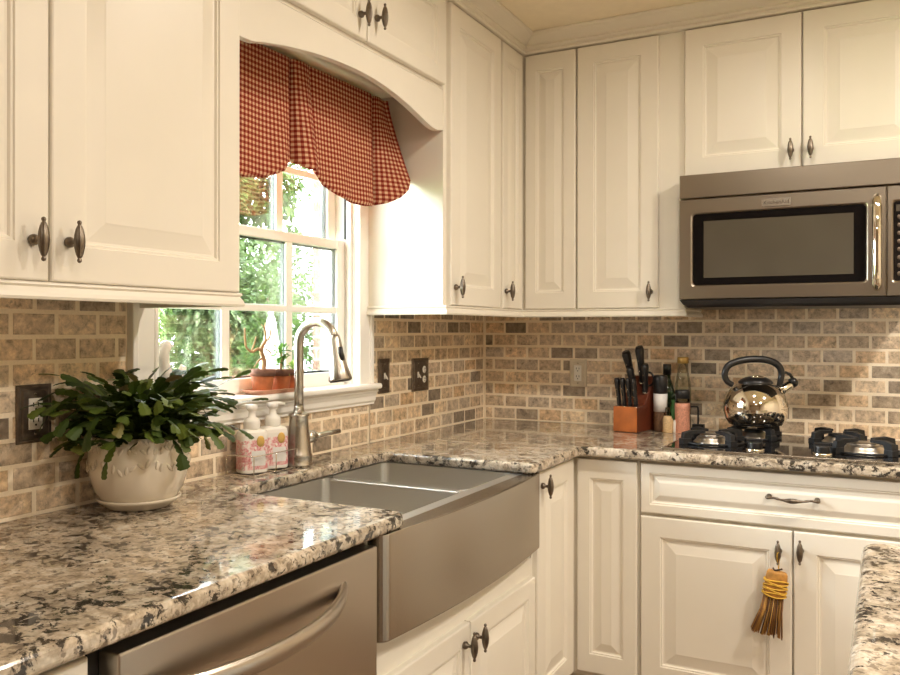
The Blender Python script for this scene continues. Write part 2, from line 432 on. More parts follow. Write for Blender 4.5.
# ------------------------------------------------------------------ window
win = sempty('window_1')
b = MB()
def casing(y0, y1):
    b.box(-.010, .012, y0, y1, WZ0, 2.13); 
for y0, y1, s in ((WY0-.085, WY0, 1), (WY1, -.962, -1)):
    casing(y0, y1)
    out = y0 if s == 1 else y1
    b.box(-.0095, .020, out-.0006 if s == 1 else out-.018, out+.018 if s == 1 else out+.0006, WZ0+.0005, 2.1295)
    inn = y1 if s == 1 else y0
    b.box(-.0092, .015, inn-.012 if s == 1 else inn-.0007, inn+.0007 if s == 1 else inn+.012, WZ0+.0008, 2.1292)
b.box(-.010, .015, WY0-.085, -.962, 2.10, 2.18)
O('casing', b, 'white', win, bev=.003)
b = MB()
b.box(-.155, -.010, WY0-.018, WY0, WZ0, WZ1); b.box(-.155, -.010, WY1, WY1+.018, WZ0, WZ1); b.box(-.155, -.010, WY0, WY1, WZ1, WZ1+.018)
b.box(-.155, -.045, WY0, WY1, WZ0-.02, WZ0+.004)
b.box(-.034, -.020, WY0, WY0+.010, WZ0, WZ1); b.box(-.034, -.020, WY1-.010, WY1, WZ0, WZ1)     # stops
O('jamb', b, 'white', win, bev=.0015)
b = MB(); b.box(-.053, -.046, WY1-.003, WY1+.001, 1.640, 2.095); O('jamb_gap_shade', b, 'spacer', win)  # dark strip stands in for the shaded gap at the jamb stop
b = MB()
b.box(-.045, .045, -2.065, -.943, 1.108, 1.128)
O('stool', b, 'white', win, bev=.008, seg=3)
b = MB()
prof = [(-.009, 1.108), (.026, 1.108), (.026, 1.098), (.020, 1.092), (.016, 1.082), (.014, 1.066), (.008, 1.058), (.008, 1.052), (-.009, 1.052)]
b.loops([[(x, -2.05, z) for x, z in prof], [(x, -.945, z) for x, z in prof]], smooth=False)
O('apron', b, 'white', win)
def sash(name, x0, x1, z0, z1, gz0_, gz1_, zmid):
    b = MB()
    ga, gb = -1.918, -1.092
    b.box(x0, x1, WY0+.001, ga, z0, z1); b.box(x0, x1, gb, WY1-.001, z0, z1)
    b.box(x0, x1, ga, gb, z0, gz0_); b.box(x0, x1, ga, gb, gz1_, z1)
    for y in (-1.6475, -1.356): b.box(x0+.010, x1, y-.0165, y+.0165, gz0_, gz1_)
    b.box(x0+.0105, x1-.0008, ga, gb, zmid-.011, zmid+.011)
    s = O(name, b, 'white', win, bev=.004)
    p = MB(); p.box(x0+.006, x0+.009, ga-.004, gb+.004, gz0_-.004, gz1_+.004); O('panes', p, 'pane', s)
    d = MB()
    for y in (-1.6475, -1.356): d.box(x0-.010, x0+.005, y-.0120, y+.0120, gz0_, gz1_)
    d.box(x0-.004, x0+.0055, gb-.006, gb+.004, gz0_, gz1_)
    for z in (gz0_+.003, gz1_-.003): d.box(x0-.008, x0+.0045, ga, gb, z-.003, z+.003)
    O('spacer_bars', d, 'spacer', s)
    return s
sash('lower_sash', -.068, -.050, 1.128, 1.633, 1.174, 1.602, 1.387)
sash('upper_sash', -.108, -.090, 1.605, 2.098, 1.636, 2.058, 1.846)

# ------------------------------------------------------------------ upper cabinets
def upper_body(parent, x0, x1, z0, z1, depth, overhang=0):
    b = MB(); b.box(x0, x1, -depth, -.012, z0, z1); return O('body', b, 'cream', parent, bev=.0015)
H = PI/2
DW_ = XF-.02                                # carcass front on the window wall
DB_ = -YF-.02
# left cabinet, doors -3.0..-2.018
c = thing('wall_cabinet', 'cream two-door wall cabinet left of the window, above the potted plant', 'cabinet', (0, -2.51, 0), H)
upper_body(c, -.50, .497, 1.39, 2.47, DW_)
door(c, -.485, -.002, ZB, ZT, -XF+.0, (-.036, 1.4745))
door(c, .003, .492, ZB, ZT, -XF, (.036, 1.4765))
light_rail(c, -.50, .497, -DW_-.008, None, -.02)
# cabinet over window
c = thing('wall_cabinet', 'short cream two-door cabinet bridging over the window above the arched board', 'cabinet', (0, -1.50, 0), H)
b = MB(); b.box(-.508, .506, -DW_, -.012, 2.135, 2.47); O('body', b, 'cream', c, bev=.0015)
door(c, -.500, .011, 2.146, ZT, -XF, (-.027, 2.209), stile=.056, rail=.05)
door(c, .016, .490, 2.146, ZT, -XF, (.057, 2.2255), stile=.056, rail=.05)
# arched valance board
arch = [(-2.0105, 2.0045), (-1.9898, 2.0048), (-1.948, 2.0065), (-1.9119, 2.0157), (-1.8124, 2.0347), (-1.6864, 2.0513), (-1.5462, 2.0603), (-1.4169, 2.0583),
        (-1.304, 2.0454), (-1.2006, 2.0248), (-1.0963, 1.9985), (-1.055, 1.9915), (-1.0232, 1.9925), (-.992, 1.9985)]
arch = [(a.x, a.y) for a in smoothcurve([(y, z, 0) for y, z in arch], 4)]
b = MB(); L = []
for y, z in arch: L.append([(DW_-.022, y, z), (DW_, y, z), (DW_, y, 2.1345), (DW_-.022, y, 2.1345)])
b.loops(L, smooth=False)
tag(O('valance_board', b, 'cream', bev=.0015), 'cream arched wooden board spanning the window opening between the cabinets', 'board')
# tall single-door cabinet right of window
c = thing('wall_cabinet', 'cream single-door wall cabinet just right of the window', 'cabinet', (0, -.99, 0), H)
upper_body(c, 0.0, .449, 1.39, 2.47, DW_)
door(c, .022, .437, ZB, ZT, -XF, (.048, 1.4665))
light_rail(c, 0.0, .449, -DW_-.008, -.012, None)
# corner cabinet, pie-cut with two narrow doors
c = thing('corner_wall_cabinet', 'cream corner wall cabinet with two narrow doors meeting in the corner', 'cabinet', (0, 0, 0), 0)
b = MB(); b.prism([(.012, -.012), (.012, -.540), (DW_, -.540), (DW_, -DB_), (.5575, -DB_), (.5575, -.012)], 1.39, 2.47); O('body', b, 'cream', c, bev=.0015)
o = O('door', panel_mesh(.195, ZT-ZB), 'cream', c, (XF-.02, -.5345, ZB), H); put_knob(o, .022, -.02, 1.471-ZB)
o = O('door', panel_mesh(.2165, ZT-ZB), 'cream', c, (.338, YF+.02, ZB), 0)
pr2 = [(0.0, 1.404), (.006, 1.403), (.008, 1.398), (.004, 1.394), (.010, 1.384), (.012, 1.377), (.010, 1.372), (-.014, 1.372), (-.014, 1.404)]
b = MB(); b.loops([[(DW_+.008+d, -.540, z) for d, z in pr2], [(DW_+.008+d, -DB_-.008-d, z) for d, z in pr2], [(.5575, -DB_-.008-d, z) for d, z in pr2]], smooth=False)
O('light_rail', b, 'cream', c)
# back single-door
c = thing('wall_cabinet', 'cream single-door wall cabinet on the back wall beside the microwave', 'cabinet', (.5585, 0, 0), 0)
upper_body(c, 0, .4195, 1.39, 2.47, DB_)
door(c, .0035, .325, ZB, ZT, YF, (.2965, 1.4665))
light_rail(c, 0, .4195, -DB_-.008, None, -.012)
# over microwave
c = thing('wall_cabinet', 'cream two-door cabinet directly above the microwave', 'cabinet', (.979, 0, 0), 0)
b = MB(); b.box(0, .825, -DB_, -.012, 1.885, 2.47); O('body', b, 'cream', c, bev=.0015)
door(c, .003, .4065, 1.893, ZT, YF, (.3735, 1.9545))
door(c, .4115, .815, 1.893, ZT, YF, (.438, 1.9545))

# ------------------------------------------------------------------ base cabinets
def base_body(parent, x0, x1, depth, ztop=.879, toe=.075):
    b = MB(); b.box(x0, x1, -depth, -.012, .10, ztop); b.box(x0, x1, -depth+toe, -.02, .001, .10)
    return O('body', b, 'cream', parent, bev=.0015)
c = thing('base_cabinet', 'cream base cabinet under the counter end, left of the dishwasher', 'cabinet', (0, -2.697, 0), H)
base_body(c, -.60, 0, .66)
door(c, -.59, -.01, .12, .69, -BX); door(c, -.59, -.01, .70, .866, -BX, name='drawer_front', stile=.03, bevel=.016, rail=.03)
# sink base
c = thing('sink_base_cabinet', 'cream two-door base cabinet under the apron-front sink', 'cabinet', (0, -1.515, 0), H)
b = MB()
b.box(-.475, .468, -.66, -.62, .10, .640); b.box(-.475, -.462, -.62, -.012, .10, .60); b.box(.458, .468, -.62, -.012, .10, .60); b.box(-.462, .458, -.62, -.012, .10, .12)
b.box(-.475, .468, -.59, -.5, .001, .10); b.box(-.4775, -.4715, -.664, -.60, .10, .879); b.box(.459, .468, -.66, -.60, .60, .879)
O('body', b, 'cream', c, bev=.001)
door(c, -.466, -.004, .12, .548, -BX, (-.042, .500), stile=.055)
door(c, .001, .457, .12, .548, -BX, (.024, .502), stile=.055)
# corner base
c = thing('corner_base_cabinet', 'cream corner base cabinet with two narrow hinged doors, right of the sink', 'cabinet', (0, 0, 0), 0)
b = MB(); b.prism([(.012, -.012), (.012, -1.046), (.66, -1.046), (.66, -.66), (.905, -.66), (.905, -.012)], .10, .879)
b.prism([(.012, -.012), (.012, -1.046), (.59, -1.046), (.59, -.59), (.905, -.59), (.905, -.012)], .001, .10)
O('body', b, 'cream', c, bev=.001)
o = O('door', panel_mesh(.340, .749), 'cream', c, (BX-.02, -1.0375, .12), H); put_knob(o, .030, -.02, .8236-.12)
O('door', panel_mesh(.2145, .749), 'cream', c, (.684, BY+.02, .12), 0)
# cooktop base
c = thing('base_cabinet', 'cream base cabinet under the cooktop, with a wide drawer above two doors', 'cabinet', (.9055, 0, 0), 0)
base_body(c, 0, .975, .66)
d = door(c, .006, .968, .700, .868, BY, name='drawer', stile=.03, bevel=.016, rail=.03)
b = MB()
for s in (-1, 1): b.lathe([(.001, 0), (.0085, 0), (.0085, .003), (.005, .006), (.0045, .020), (.002, .024)], 14, Matrix.Translation((s*.070, 0, 0)) @ Tx(PI/2))
pth = smoothcurve([(-.077, -.016, 0), (-.070, -.021, -.001), (-.052, -.024, .0), (-.030, -.029, -.003), (0, -.031, -.004), (.030, -.029, -.003), (.052, -.024, 0), (.070, -.021, -.001), (.077, -.016, 0)], 5)
rr = []
for p in pth:
    a = abs(p.x); rr.append(.0034+.0052*math.exp(-(a/.020)**2)+.0022*math.exp(-((a-.073)/.006)**2)+.0012*math.exp(-((a-.042)/.004)**2))
b.tube(pth, rr, 12)
O('bow_pull', b, 'pewter', d, (.481, -.02, .793-.700), label='pewter bow pull')
door(c, .006, .4845, .12, .689, BY, (.446, .624))
door(c, .4895, .968, .12, .689, BY, (.5095, .632))

# ------------------------------------------------------------------ countertops
def slab(poly, z0, z1, r=.012, seg=4):
    bm = bmesh.new()
    vs = [bm.verts.new((x, y, z0)) for x, y in poly]; f = bm.faces.new(vs)
    ex = bmesh.ops.extrude_face_region(bm, geom=[f])
    tv = [v for v in ex['geom'] if isinstance(v, bmesh.types.BMVert)]
    for v in tv: v.co.z = z1
    bmesh.ops.recalc_face_normals(bm, faces=bm.faces)
    ed = [e for e in bm.edges if abs(e.verts[0].co.z-e.verts[1].co.z) < 1e-6]
    bmesh.ops.bevel(bm, geom=ed, offset=r, segments=seg, profile=.5, affect='EDGES')
    mb = MB(); bm.verts.ensure_lookup_table(); idx = {v: i for i, v in enumerate(bm.verts)}
    mb.add([v.co for v in bm.verts], [[idx[v] for v in f.verts] for f in bm.faces])
    bm.free(); return mb
def arc(cx, cy, r, a0, a1, n=6): return [(cx+r*math.cos(math.radians(a0+(a1-a0)*i/n)), cy+r*math.sin(math.radians(a0+(a1-a0)*i/n))) for i in range(n+1)]
SX, SY0, SY1 = .180, -1.887, -1.145
poly = [(.001, -.001), (1.93, -.001), (1.93, -CF)]
poly += arc(CF+.02, -CF-.02, .02, 90, 180, 5)
poly += arc(CF-.02, SY1-.0+.02, .02, 0, -90, 5)
poly += arc(SX+.03, SY1-.03, .03, 90, 180, 6)
poly += arc(SX+.03, SY0+.03, .03, 180, 270, 6)
poly += arc(CF-.04, SY0-.04, .04, 90, 0, 8)
poly += [(CF, -3.29), (.001, -3.29)]
poly = poly[::-1]
tag(O('countertop', slab(poly, .881, CT, .011), 'granite'), 'speckled beige and black granite worktop wrapping the corner around the sink and cooktop', 'countertop')
isl = thing('kitchen_island', 'granite-topped island whose corner shows at the lower right', 'island', (0, 0, 0))
poly = arc(1.612+.035, -1.70-.035, .035, 180, 90, 8)+[(2.9, -1.70), (2.9, -3.0), (1.612, -3.0)]
O('countertop', slab(poly[::-1], .876, CT, .017, 5), 'granite', isl, label='speckled granite top')
b = MB(); b.box(1.66, 2.86, -2.96, -1.745, .10, .8755); b.box(1.72, 2.8, -2.9, -1.82, .001, .10); O('body', b, 'cream', isl, bev=.002)

# ------------------------------------------------------------------ sink
sk = thing('sink', 'stainless apron-front double-bowl farmhouse sink below the window', 'sink', (0, 0, 0))
ZS = .880
def bow(y): 
    t = (y+1.525)/.46
    return .702+.026*max(0, 1-t*t)
ys = [-1.985+.92*i/40 for i in range(41)]
front = []
y0, y1 = -1.985, -1.066
front += [(.665, y0)]
fr = [(bow(y), y) for y in ys if y0+.03 < y < y1-.03]
fl = bow(y0+.03)
front += arc(fl-.028, y0+.028, .028, 270, 360, 6) + fr + arc(bow(y1-.03)-.028, y1-.028, .028, 0, 90, 6) + [(.665, y1)]
b = MB(); b.loops([[(x, y, .646) for x, y in front], [(x, y, ZS) for x, y in front]], smooth=False)
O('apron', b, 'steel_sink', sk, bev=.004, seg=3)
b = MB()
b.box(.630, .668, y0+.02, y1-.02, .80, ZS-.0005)                    # front rim
b.box(.150, .632, y0+.04, -1.895, .862, ZS-.0001); b.box(.150, .632, -1.1375, y1-.02, .862, ZS-.0001)
b.box(.150, .172, -1.895, -1.137, .862, ZS-.0001)
b.box(.19, .632, -1.468, -1.446, .80, ZS-.003)                       # divider
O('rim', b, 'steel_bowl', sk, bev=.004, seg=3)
def rrect(x0, x1, y0, y1, r, z, n=5):
    p = arc(x1-r, y1-r, r, 0, 90, n)+arc(x0+r, y1-r, r, 90, 180, n)+arc(x0+r, y0+r, r, 180, 270, n)+arc(x1-r, y0+r, r, 270, 360, n)
    return [(x, y, z) for x, y in p]
for a0, a1 in ((-1.893, -1.464), (-1.450, -1.139)):
    b = MB()
    L = [rrect(.174, .633, a0, a1, .03, ZS-.0002), rrect(.174, .633, a0, a1, .03, .72), rrect(.178, .629, a0+.004, a1-.004, .035, .69), rrect(.192, .615, a0+.018, a1-.018, .04, .672), rrect(.36, .44, (a0+a1)/2-.04, (a0+a1)/2+.04, .039, .668)]
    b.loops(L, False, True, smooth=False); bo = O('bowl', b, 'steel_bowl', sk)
    for p in bo.data.polygons: p.use_smooth = False
    d = MB(); d.lathe([(.044, .669), (.044, .672), (.036, .6725), (.030, .670), (.001, .670)], 20, Matrix.Translation((.40, (a0+a1)/2, 0))); O('drain', d, 'chrome', bo)

# ------------------------------------------------------------------ faucet
fx, fy = .098, -1.497
f = thing('faucet', 'brushed nickel gooseneck pull-down faucet behind the sink', 'faucet', (fx, fy, CT))
b = MB(); b.lathe([(.001, 0), (.0415, 0), (.0415, .006), (.0395, .010), (.0395, .028), (.0405, .031), (.0385, .036), (.0350, .060), (.0295, .110), (.0275, .146), (.031, .149), (.031, .154), (.024, .157), (.017, .160), (.0145, .172), (.0145, .18)], 28)
O('body', b, 'nickel', f)
path = [(0, 0, .165), (0, 0, .25), (0, 0, .362)]
for i in range(1, 15):
    a = math.radians(180-i*11.8); path.append((.066+.066*math.cos(a), 0, .362+.066*math.sin(a)))
b = MB(); b.tube(path, .0138, 16); O('gooseneck', b, 'nickel', f)
e = Vector(path[-1]); d = (Vector(path[-1])-Vector(path[-2])).normalized(); d = Vector((.17, 0, -1)).normalized()
b = MB(); b.tube([e-d*.010, e, e+d*.006, e+d*.045, e+d*.085, e+d*.118, e+d*.123], [.0150, .0168, .0178, .0200, .0265, .0345, .0335], 20)
hd = O('spray_head', b, 'nickel', f)
b = MB(); b.tube([e+d*.1232, e+d*.126], [.031, .030], 20); O('spray_face', b, 'black', hd)
pp = e+d*.045+Vector((.0175, -.006, .004)); b = MB(); b.tube([pp+Vector((0, 0, .018)), pp+d*.0, pp+d*.022+Vector((.003, 0, 0))], [.006, .0085, .006], 10); O('spray_button', b, 'black', hd)
b = MB(); b.tube([(0, .022, .080), (.004, .066, .081), (.005, .072, .081)], [.0205, .0190, .015], 18); b.tube([(.005, .066, .081), (.010, .09, .082), (.018, .13, .084), (.024, .172, .086)], [.0105, .0100, .0092, .0095], 12, flat=.8)
O('lever', b, 'nickel', f)

# ------------------------------------------------------------------ dishwasher
dw = thing('dishwasher', 'stainless steel dishwasher with curved bar handle under the left worktop', 'dishwasher', (0, -2.345, 0), H)
b = MB(); b.box(-.345, .340, -.655, -.02, .10, .877); b.box(-.335, .335, -.58, -.05, .001, .10); O('tub', b, 'rubber', dw)
b = MB(); b.box(-.328, .342, -.700, -.656, .11, .862); O('door', b, 'steel', dw, bev=.004, seg=3)
hp = smoothcurve([(-.300, -.694, .800), (-.262, -.722, .792), (-.19, -.741, .784), (-.08, -.752, .779), (.03, -.751, .780), (.12, -.739, .787), (.185, -.718, .796), (.226, -.694, .806)], 6)
b = MB(); b.tube(hp, [.0085+.0025*math.sin(PI*i/(len(hp)-1)) for i in range(len(hp))], 16, flat=1.65, up=(0, 0, 1)); O('handle', b, 'steel', dw)

# ------------------------------------------------------------------ microwave
mw = thing('microwave', 'stainless over-the-range microwave with black window above the kettle', 'microwave', (.982, 0, 0))
b = MB(); b.box(0, .763, -.385, -.012, 1.43, 1.883); O('body', b, 'steel_dark', mw, bev=.002)
b = MB(); b.box(0, .763, -.412, -.386, 1.797, 1.882); O('vent_strip', b, 'steel_dark', mw, bev=.003)
# door with a window opening
def framed(x0, x1, z0, z1, wx0, wx1, wz0, wz1, yb, yf, r=.012):
    b = MB()
    outer = lambda y: [(x, y, z) for x, z, _ in rrect(x0, x1, z0, z1, .003, 0)]
    inner = lambda y, k=0: [(x, y, z) for x, z, _ in rrect(wx0-k, wx1+k, wz0-k, wz1+k, r, 0)]
    b.loops([outer(yb), outer(yf+.002), [(p[0], yf, p[2]) for p in [(x, 0, z) for x, z, _ in rrect(x0+.002, x1-.002, z0+.002, z1-.002, .003, 0)]], inner(yf, .006), inner(yf+.002, .003), inner(yf+.006), inner(yb)], False, False, smooth=False)
    return b
dr = O('door', framed(0.0, .668, 1.432, 1.792, .047, .609, 1.482, 1.738, -.386, -.412), 'steel_dark', mw)
b = MB(); b.box(.045, .611, -.404, -.390, 1.480, 1.740); wg = O('window_glass', b, 'mwglass', dr)
b = MB(); b.box(.085, .572, -.4052, -.4042, 1.508, 1.712); O('mesh_screen', b, 'screen', wg)
b = MB(); b.tube(smoothcurve([(.642, -.408, 1.462), (.642, -.432, 1.474), (.642, -.443, 1.52), (.642, -.448, 1.61), (.642, -.443, 1.70), (.642, -.432, 1.744), (.642, -.408, 1.756)], 6), .0145, 14, flat=1.0, up=(1, 0, 0)); O('handle', b, 'chrome', dr)
b = MB(); b.box(.284, .378, -.4155, -.411, 1.749, 1.776); bd = O('badge', b, 'nickel', dr, bev=.0008)
cu = bpy.data.curves.new('badge_lettering', 'FONT'); cu.body = 'KitchenAid'; cu.size = .0185; cu.align_x = 'CENTER'; cu.align_y = 'CENTER'; cu.extrude = .0004
t = bpy.data.objects.new('tmp', cu); COL.objects.link(t)
bpy.context.view_layer.update()
me = bpy.data.meshes.new_from_object(t.evaluated_get(bpy.context.evaluated_depsgraph_get())); bpy.data.objects.remove(t)
me.materials.clear(); me.materials.append(M['bronze'])
o = bpy.data.objects.new('badge_lettering', me); COL.objects.link(o); o.parent = bd; o.location = (.331, -.4159, 1.7625); o.rotation_euler = (PI/2, 0, 0)
cp = O('control_panel', framed(.672, .763, 1.432, 1.792, .690, .757, 1.482, 1.740, -.386, -.412, .008), 'steel_dark', mw)
b = MB(); b.box(.688, .759, -.405, -.390, 1.480, 1.742); kp = O('keypad', b, 'blackglass', cp)
b = MB(); b.box(.697, .750, -.4062, -.405, 1.708, 1.730); O('display', b, 'screen', kp)
b = MB()
for i in range(8):
    for j in range(3): b.ell((.706+j*.018, -.4055, 1.690-i*.0265), .0065, .0012, .0075, 12, 5)
O('buttons', b, 'plate', kp)
b = MB(); b.loops([[(.0, -.410, 1.4295), (.763, -.410, 1.4295), (.763, -.02, 1.4295), (.0, -.02, 1.4295)], [(.012, -.400, 1.412), (.751, -.400, 1.412), (.751, -.02, 1.412), (.012, -.02, 1.412)], [(.026, -.386, 1.402), (.737, -.386, 1.402), (.737, -.03, 1.402), (.026, -.03, 1.402)]], smooth=False)
O('bottom_grille', b, 'black', mw)

# ------------------------------------------------------------------ cooktop
ck = thing('cooktop', 'black glass gas cooktop set into the worktop beneath the microwave', 'cooktop', (0, 0, CT))
b = MB(); b.box(.984, 1.744, -.650, -.105, .0006, .008); O('glass_top', b, 'blackglass', ck, bev=.002)
b = MB(); b.box(.978, 1.750, -.664, -.650, .0004, .0095); b.box(.978, 1.750, -.105, -.099, .0004, .009); b.box(.978, .984, -.65, -.105, .0004, .009); b.box(1.744, 1.750, -.65, -.105, .0004, .009)
O('trim_frame', b, 'nickel', ck, bev=.002)
BUR = [(1.105, -.450, .052), (1.215, -.235, .042), (1.500, -.235, .042), (1.588, -.450, .058)]
for bx, by, br in BUR:
    b = MB(); b.lathe([(br+.012, .008), (br+.012, .012), (br+.004, .017), (br, .026), (br-.004, .030), (br*.6, .030), (.001, .030)], 26, Matrix.Translation((bx, by, 0)))
    bu = O('burner', b, 'alu', ck)
    b = MB(); b.lathe([(br*.78, .030), (br*.80, .036), (br*.74, .039), (.001, .0395)], 24, Matrix.Translation((bx, by, 0))); O('burner_cap', b, 'iron' if br < .05 else 'alu', bu)
def grate(bx, by, R=.105):
    b = MB()
    for k in range(4):
        a = PI/4+k*PI/2
        T = Matrix.Translation((bx, by, 0)) @ Matrix.Rotation(a, 4, 'Z')
        poly = [(.032, .044), (.032, .052), (R-.012, .055), (R+.020, .048), (R+.026, .008), (R-.004, .008), (R-.012, .040)]
        b.loops([[(x, -.009, z) for x, z in poly], [(x, .009, z) for x, z in poly]], smooth=False, T=T)
        b.box(R-.006, R+.028, -.013, .013, .008, .028, T=T)
    ring = [(math.cos(2*PI*i/28)*(R+.006)+bx, math.sin(2*PI*i/28)*(R+.006)+by, .0125) for i in range(29)]
    b.tube(ring, .0045, 8, cap=False)
    return b
for bx, by, br in BUR: O('grate', grate(bx, by, .088 if by > -.3 else .098), 'iron', ck, bev=.0015)
for kx in (1.265, 1.47):
    b = MB(); b.lathe([(.030, .008), (.030, .012), (.027, .014)], 22, Matrix.Translation((kx, -.575, 0)), cap0=False); kn = O('control_knob', b, 'chrome', ck)
    b = MB(); b.lathe([(.024, .0135), (.023, .034), (.020, .037), (.001, .037)], 20, Matrix.Translation((kx, -.575, 0))); b.box(kx-.024, kx+.024, -.580, -.570, .030, .044); O('knob_grip', b, 'black', kn, bev=.001)

# ------------------------------------------------------------------ kettle
kt = thing('kettle', 'shiny stainless whistling kettle with black arched handle on the back left burner', 'kettle', (1.222, -.235, CT+.0555), math.radians(27.6))
b = MB(); b.lathe([(.001, .0), (.084, .0), (.096, .004), (.108, .024), (.1145, .052), (.1135, .080), (.105, .108), (.090, .132), (.072, .148), (.054, .157), (.050, .159)], 44); O('body', b, 'chrome', kt)
b = MB(); b.lathe([(.060, .153), (.062, .158), (.054, .167), (.036, .176), (.014, .181), (.001, .182)], 30); ld = O('lid', b, 'black', kt)
b = MB(); b.ell((0, -.022, .176), .024, .008, .008); O('lid_inlay', b, 'chrome', ld)
b = MB(); b.tube([(.082, 0, .122), (.104, 0, .134), (.124, 0, .147), (.136, 0, .155)], [.022, .018, .0165, .016], 18); sp = O('spout', b, 'chrome', kt)
b = MB(); b.tube([(.131, 0, .152), (.143, 0, .160), (.151, 0, .165)], [.018, .019, .012], 18); b.tube([(.139, 0, .170), (.128, 0, .186), (.112, 0, .194), (.096, 0, .188)], [.006, .006, .005, .006], 8); O('whistle_cap', b, 'black', sp)
hp = smoothcurve([(-.084, 0, .148), (-.104, 0, .160), (-.114, 0, .186), (-.103, 0, .216), (-.072, 0, .233), (-.026, 0, .242), (.026, 0, .242), (.066, 0, .232), (.090, 0, .212), (.096, 0, .188), (.092, 0, .162), (.086, 0, .140)], 6)
n = len(hp)
b = MB(); b.tube(hp, [.0095+.0035*math.sin(PI*i/(n-1))**.7 for i in range(n)], 14, flat=.85, up=(0, 1, 0)); O('handle', b, 'black', kt)

# ------------------------------------------------------------------ knife block
kb = thing('knife_block', 'orange wooden knife block full of black-handled knives by the back wall', 'knife block', (.752, -.137, CT+.0006), math.radians(-12))
# local: front toward -y, width x
prof = [(-.098, 0), (.095, 0), (.095, .205), (.060, .218), (-.030, .108), (-.098, .100)]
b = MB(); b.loops([[(-.051, y, z) for y, z in prof], [(.051, y, z) for y, z in prof]], smooth=False); O('block', b, 'wooddark', kb, bev=.003)
b = MB(); b.box(-.0512, .0512, -.1025, -.0975, .001, .101); O('front_face', b, 'woodorange', kb, bev=.002, label='bright orange front face of the block')
KM = Matrix.Translation((.752, -.137, CT+.0006)) @ Matrix.Rotation(math.radians(-12), 4, 'Z')
KN = []
for i in range(4): KN.append((-.037+.0245*i, -.078, .106, .108, .0128, .10, -.06, 'black steak knife in the lower row of the knife block, %s from the left' % ['first', 'second', 'third', 'fourth'][i]))
KN += [(-.028, .024, .186, .140, .0205, .30, -.10, 'large black knife handle at the upper left of the knife block'),
       (.010, .034, .198, .146, .0205, .28, .02, 'tallest black knife handle at the upper right of the knife block'),
       (.034, .006, .160, .112, .0175, .22, .10, 'short black knife handle in front of the tallest one, at the right of the block'),
       (-.008, -.010, .145, .112, .0170, .22, -.06, 'short black knife handle between the two large handles')]
for (x, y, z, L, w, tl, ln, lab) in KN:
    d = Vector((math.sin(ln), -math.sin(tl), math.cos(tl))).normalized(); p = Vector((0, 0, 0))
    b = MB(); b.tube([p-d*.004, p+d*.004, p+d*(L*.3), p+d*(L*.6), p+d*(L*.90), p+d*L], [w*.85, w, w*.9, w*1.0, w*1.25, w*.95], 10, flat=.62, up=(1, 0, 0))
    k = thing('knife', lab, 'knife', KM @ Vector((x, y, z)), math.radians(-12), 'knives in the block')
    O('handle', b, 'black', k)
    g = MB(); g.tube([p-d*.010, p-d*.003], [w*.98, w*1.02], 10, flat=.62, up=(1, 0, 0))
    O('bolster', g, 'chrome', k)
    for q in (.30, .58, .84):
        r_ = MB(); r_.ell((0, 0, 0), .0023, .0016, .0023, 8, 5); O('rivet', r_, 'chrome', k, p+d*(L*q)+Vector((0, -w*.98, 0)))
sc_ = MB()
pl = smoothcurve([(.0, 0, 0), (.018, -.004, .012), (.024, -.006, .032), (.014, -.008, .052), (-.004, -.006, .055), (-.014, -.004, .036), (-.010, 0, .010), (0, 0, 0)], 5)
sc_.tube(pl, .0045, 8, cap=False)
k = thing('kitchen_shears', 'black loop-handled kitchen shears at the right side of the knife block', 'scissors', KM @ Vector((.040, .028, .178)), math.radians(-12))
O('handle', sc_, 'black', k); g = MB(); g.tube([(0, 0, .004), (0, .004, -.010)], .006, 8); O('pivot', g, 'chrome', k)

# ------------------------------------------------------------------ bottles by the block
def bottle(name, label, cat, loc, parts):
    t = thing(name, label, cat, (loc[0], loc[1], CT+.0006))
    for pn, prof, mat in parts:
        b = MB(); b.lathe(prof, 26); O(pn, b, mat, t)
    return t
bottle('pepper_grinder', 'pepper grinder with tall black cap and white label next to the knife block', 'grinder', (.845, -.125),
       [('jar', [(.001, 0), (.0255, 0), (.027, .004), (.027, .100), (.026, .104)], 'pepper'), ('label', [(.0275, .078), (.0275, .150), (.026, .150)], 'label'),
        ('cap', [(.026, .150), (.0275, .152), (.0275, .218), (.025, .224), (.001, .224)], 'black')])
bottle('oil_bottle', 'dark green bottle with black cap behind the pepper grinder', 'bottle', (.853, -.045),
       [('glass', [(.001, 0), (.030, 0), (.031, .004), (.031, .150), (.022, .185), (.0145, .205), (.0145, .225)], 'greenglass'), ('cap', [(.0165, .223), (.0165, .264), (.015, .266), (.001, .266)], 'black')])
bottle('oil_bottle', 'clear glass oil bottle with gold cap, tallest of the bottles', 'bottle', (.918, -.050),
       [('glass', [(.001, 0), (.031, 0), (.032, .004), (.032, .165), (.030, .195), (.0215, .235), (.020, .270)], 'clear'), ('oil', [(.001, .003), (.028, .003), (.028, .105), (.001, .106)], 'oil'),
        ('cap', [(.021, .270), (.023, .272), (.023, .292), (.021, .296), (.001, .296)], 'cap_gold')])
bottle('sauce_bottle', 'small green-labelled bottle squeezed between the pepper grinder and the pink salt', 'bottle', (.893, -.098),
       [('body', [(.001, 0), (.017, 0), (.018, .003), (.018, .085), (.010, .110), (.010, .128)], 'herb'), ('cap', [(.0112, .126), (.0112, .150), (.001, .151)], 'greenglass')])
bottle('spice_shaker', 'tiny beige spice shaker standing in front of the pepper grinder', 'shaker', (.884, -.168),
       [('jar', [(.001, 0), (.0185, 0), (.0195, .003), (.0195, .052), (.014, .066)], 'sand'), ('lid', [(.0135, .066), (.0135, .075), (.0095, .084), (.009, .098), (.001, .100)], 'jarglass')])
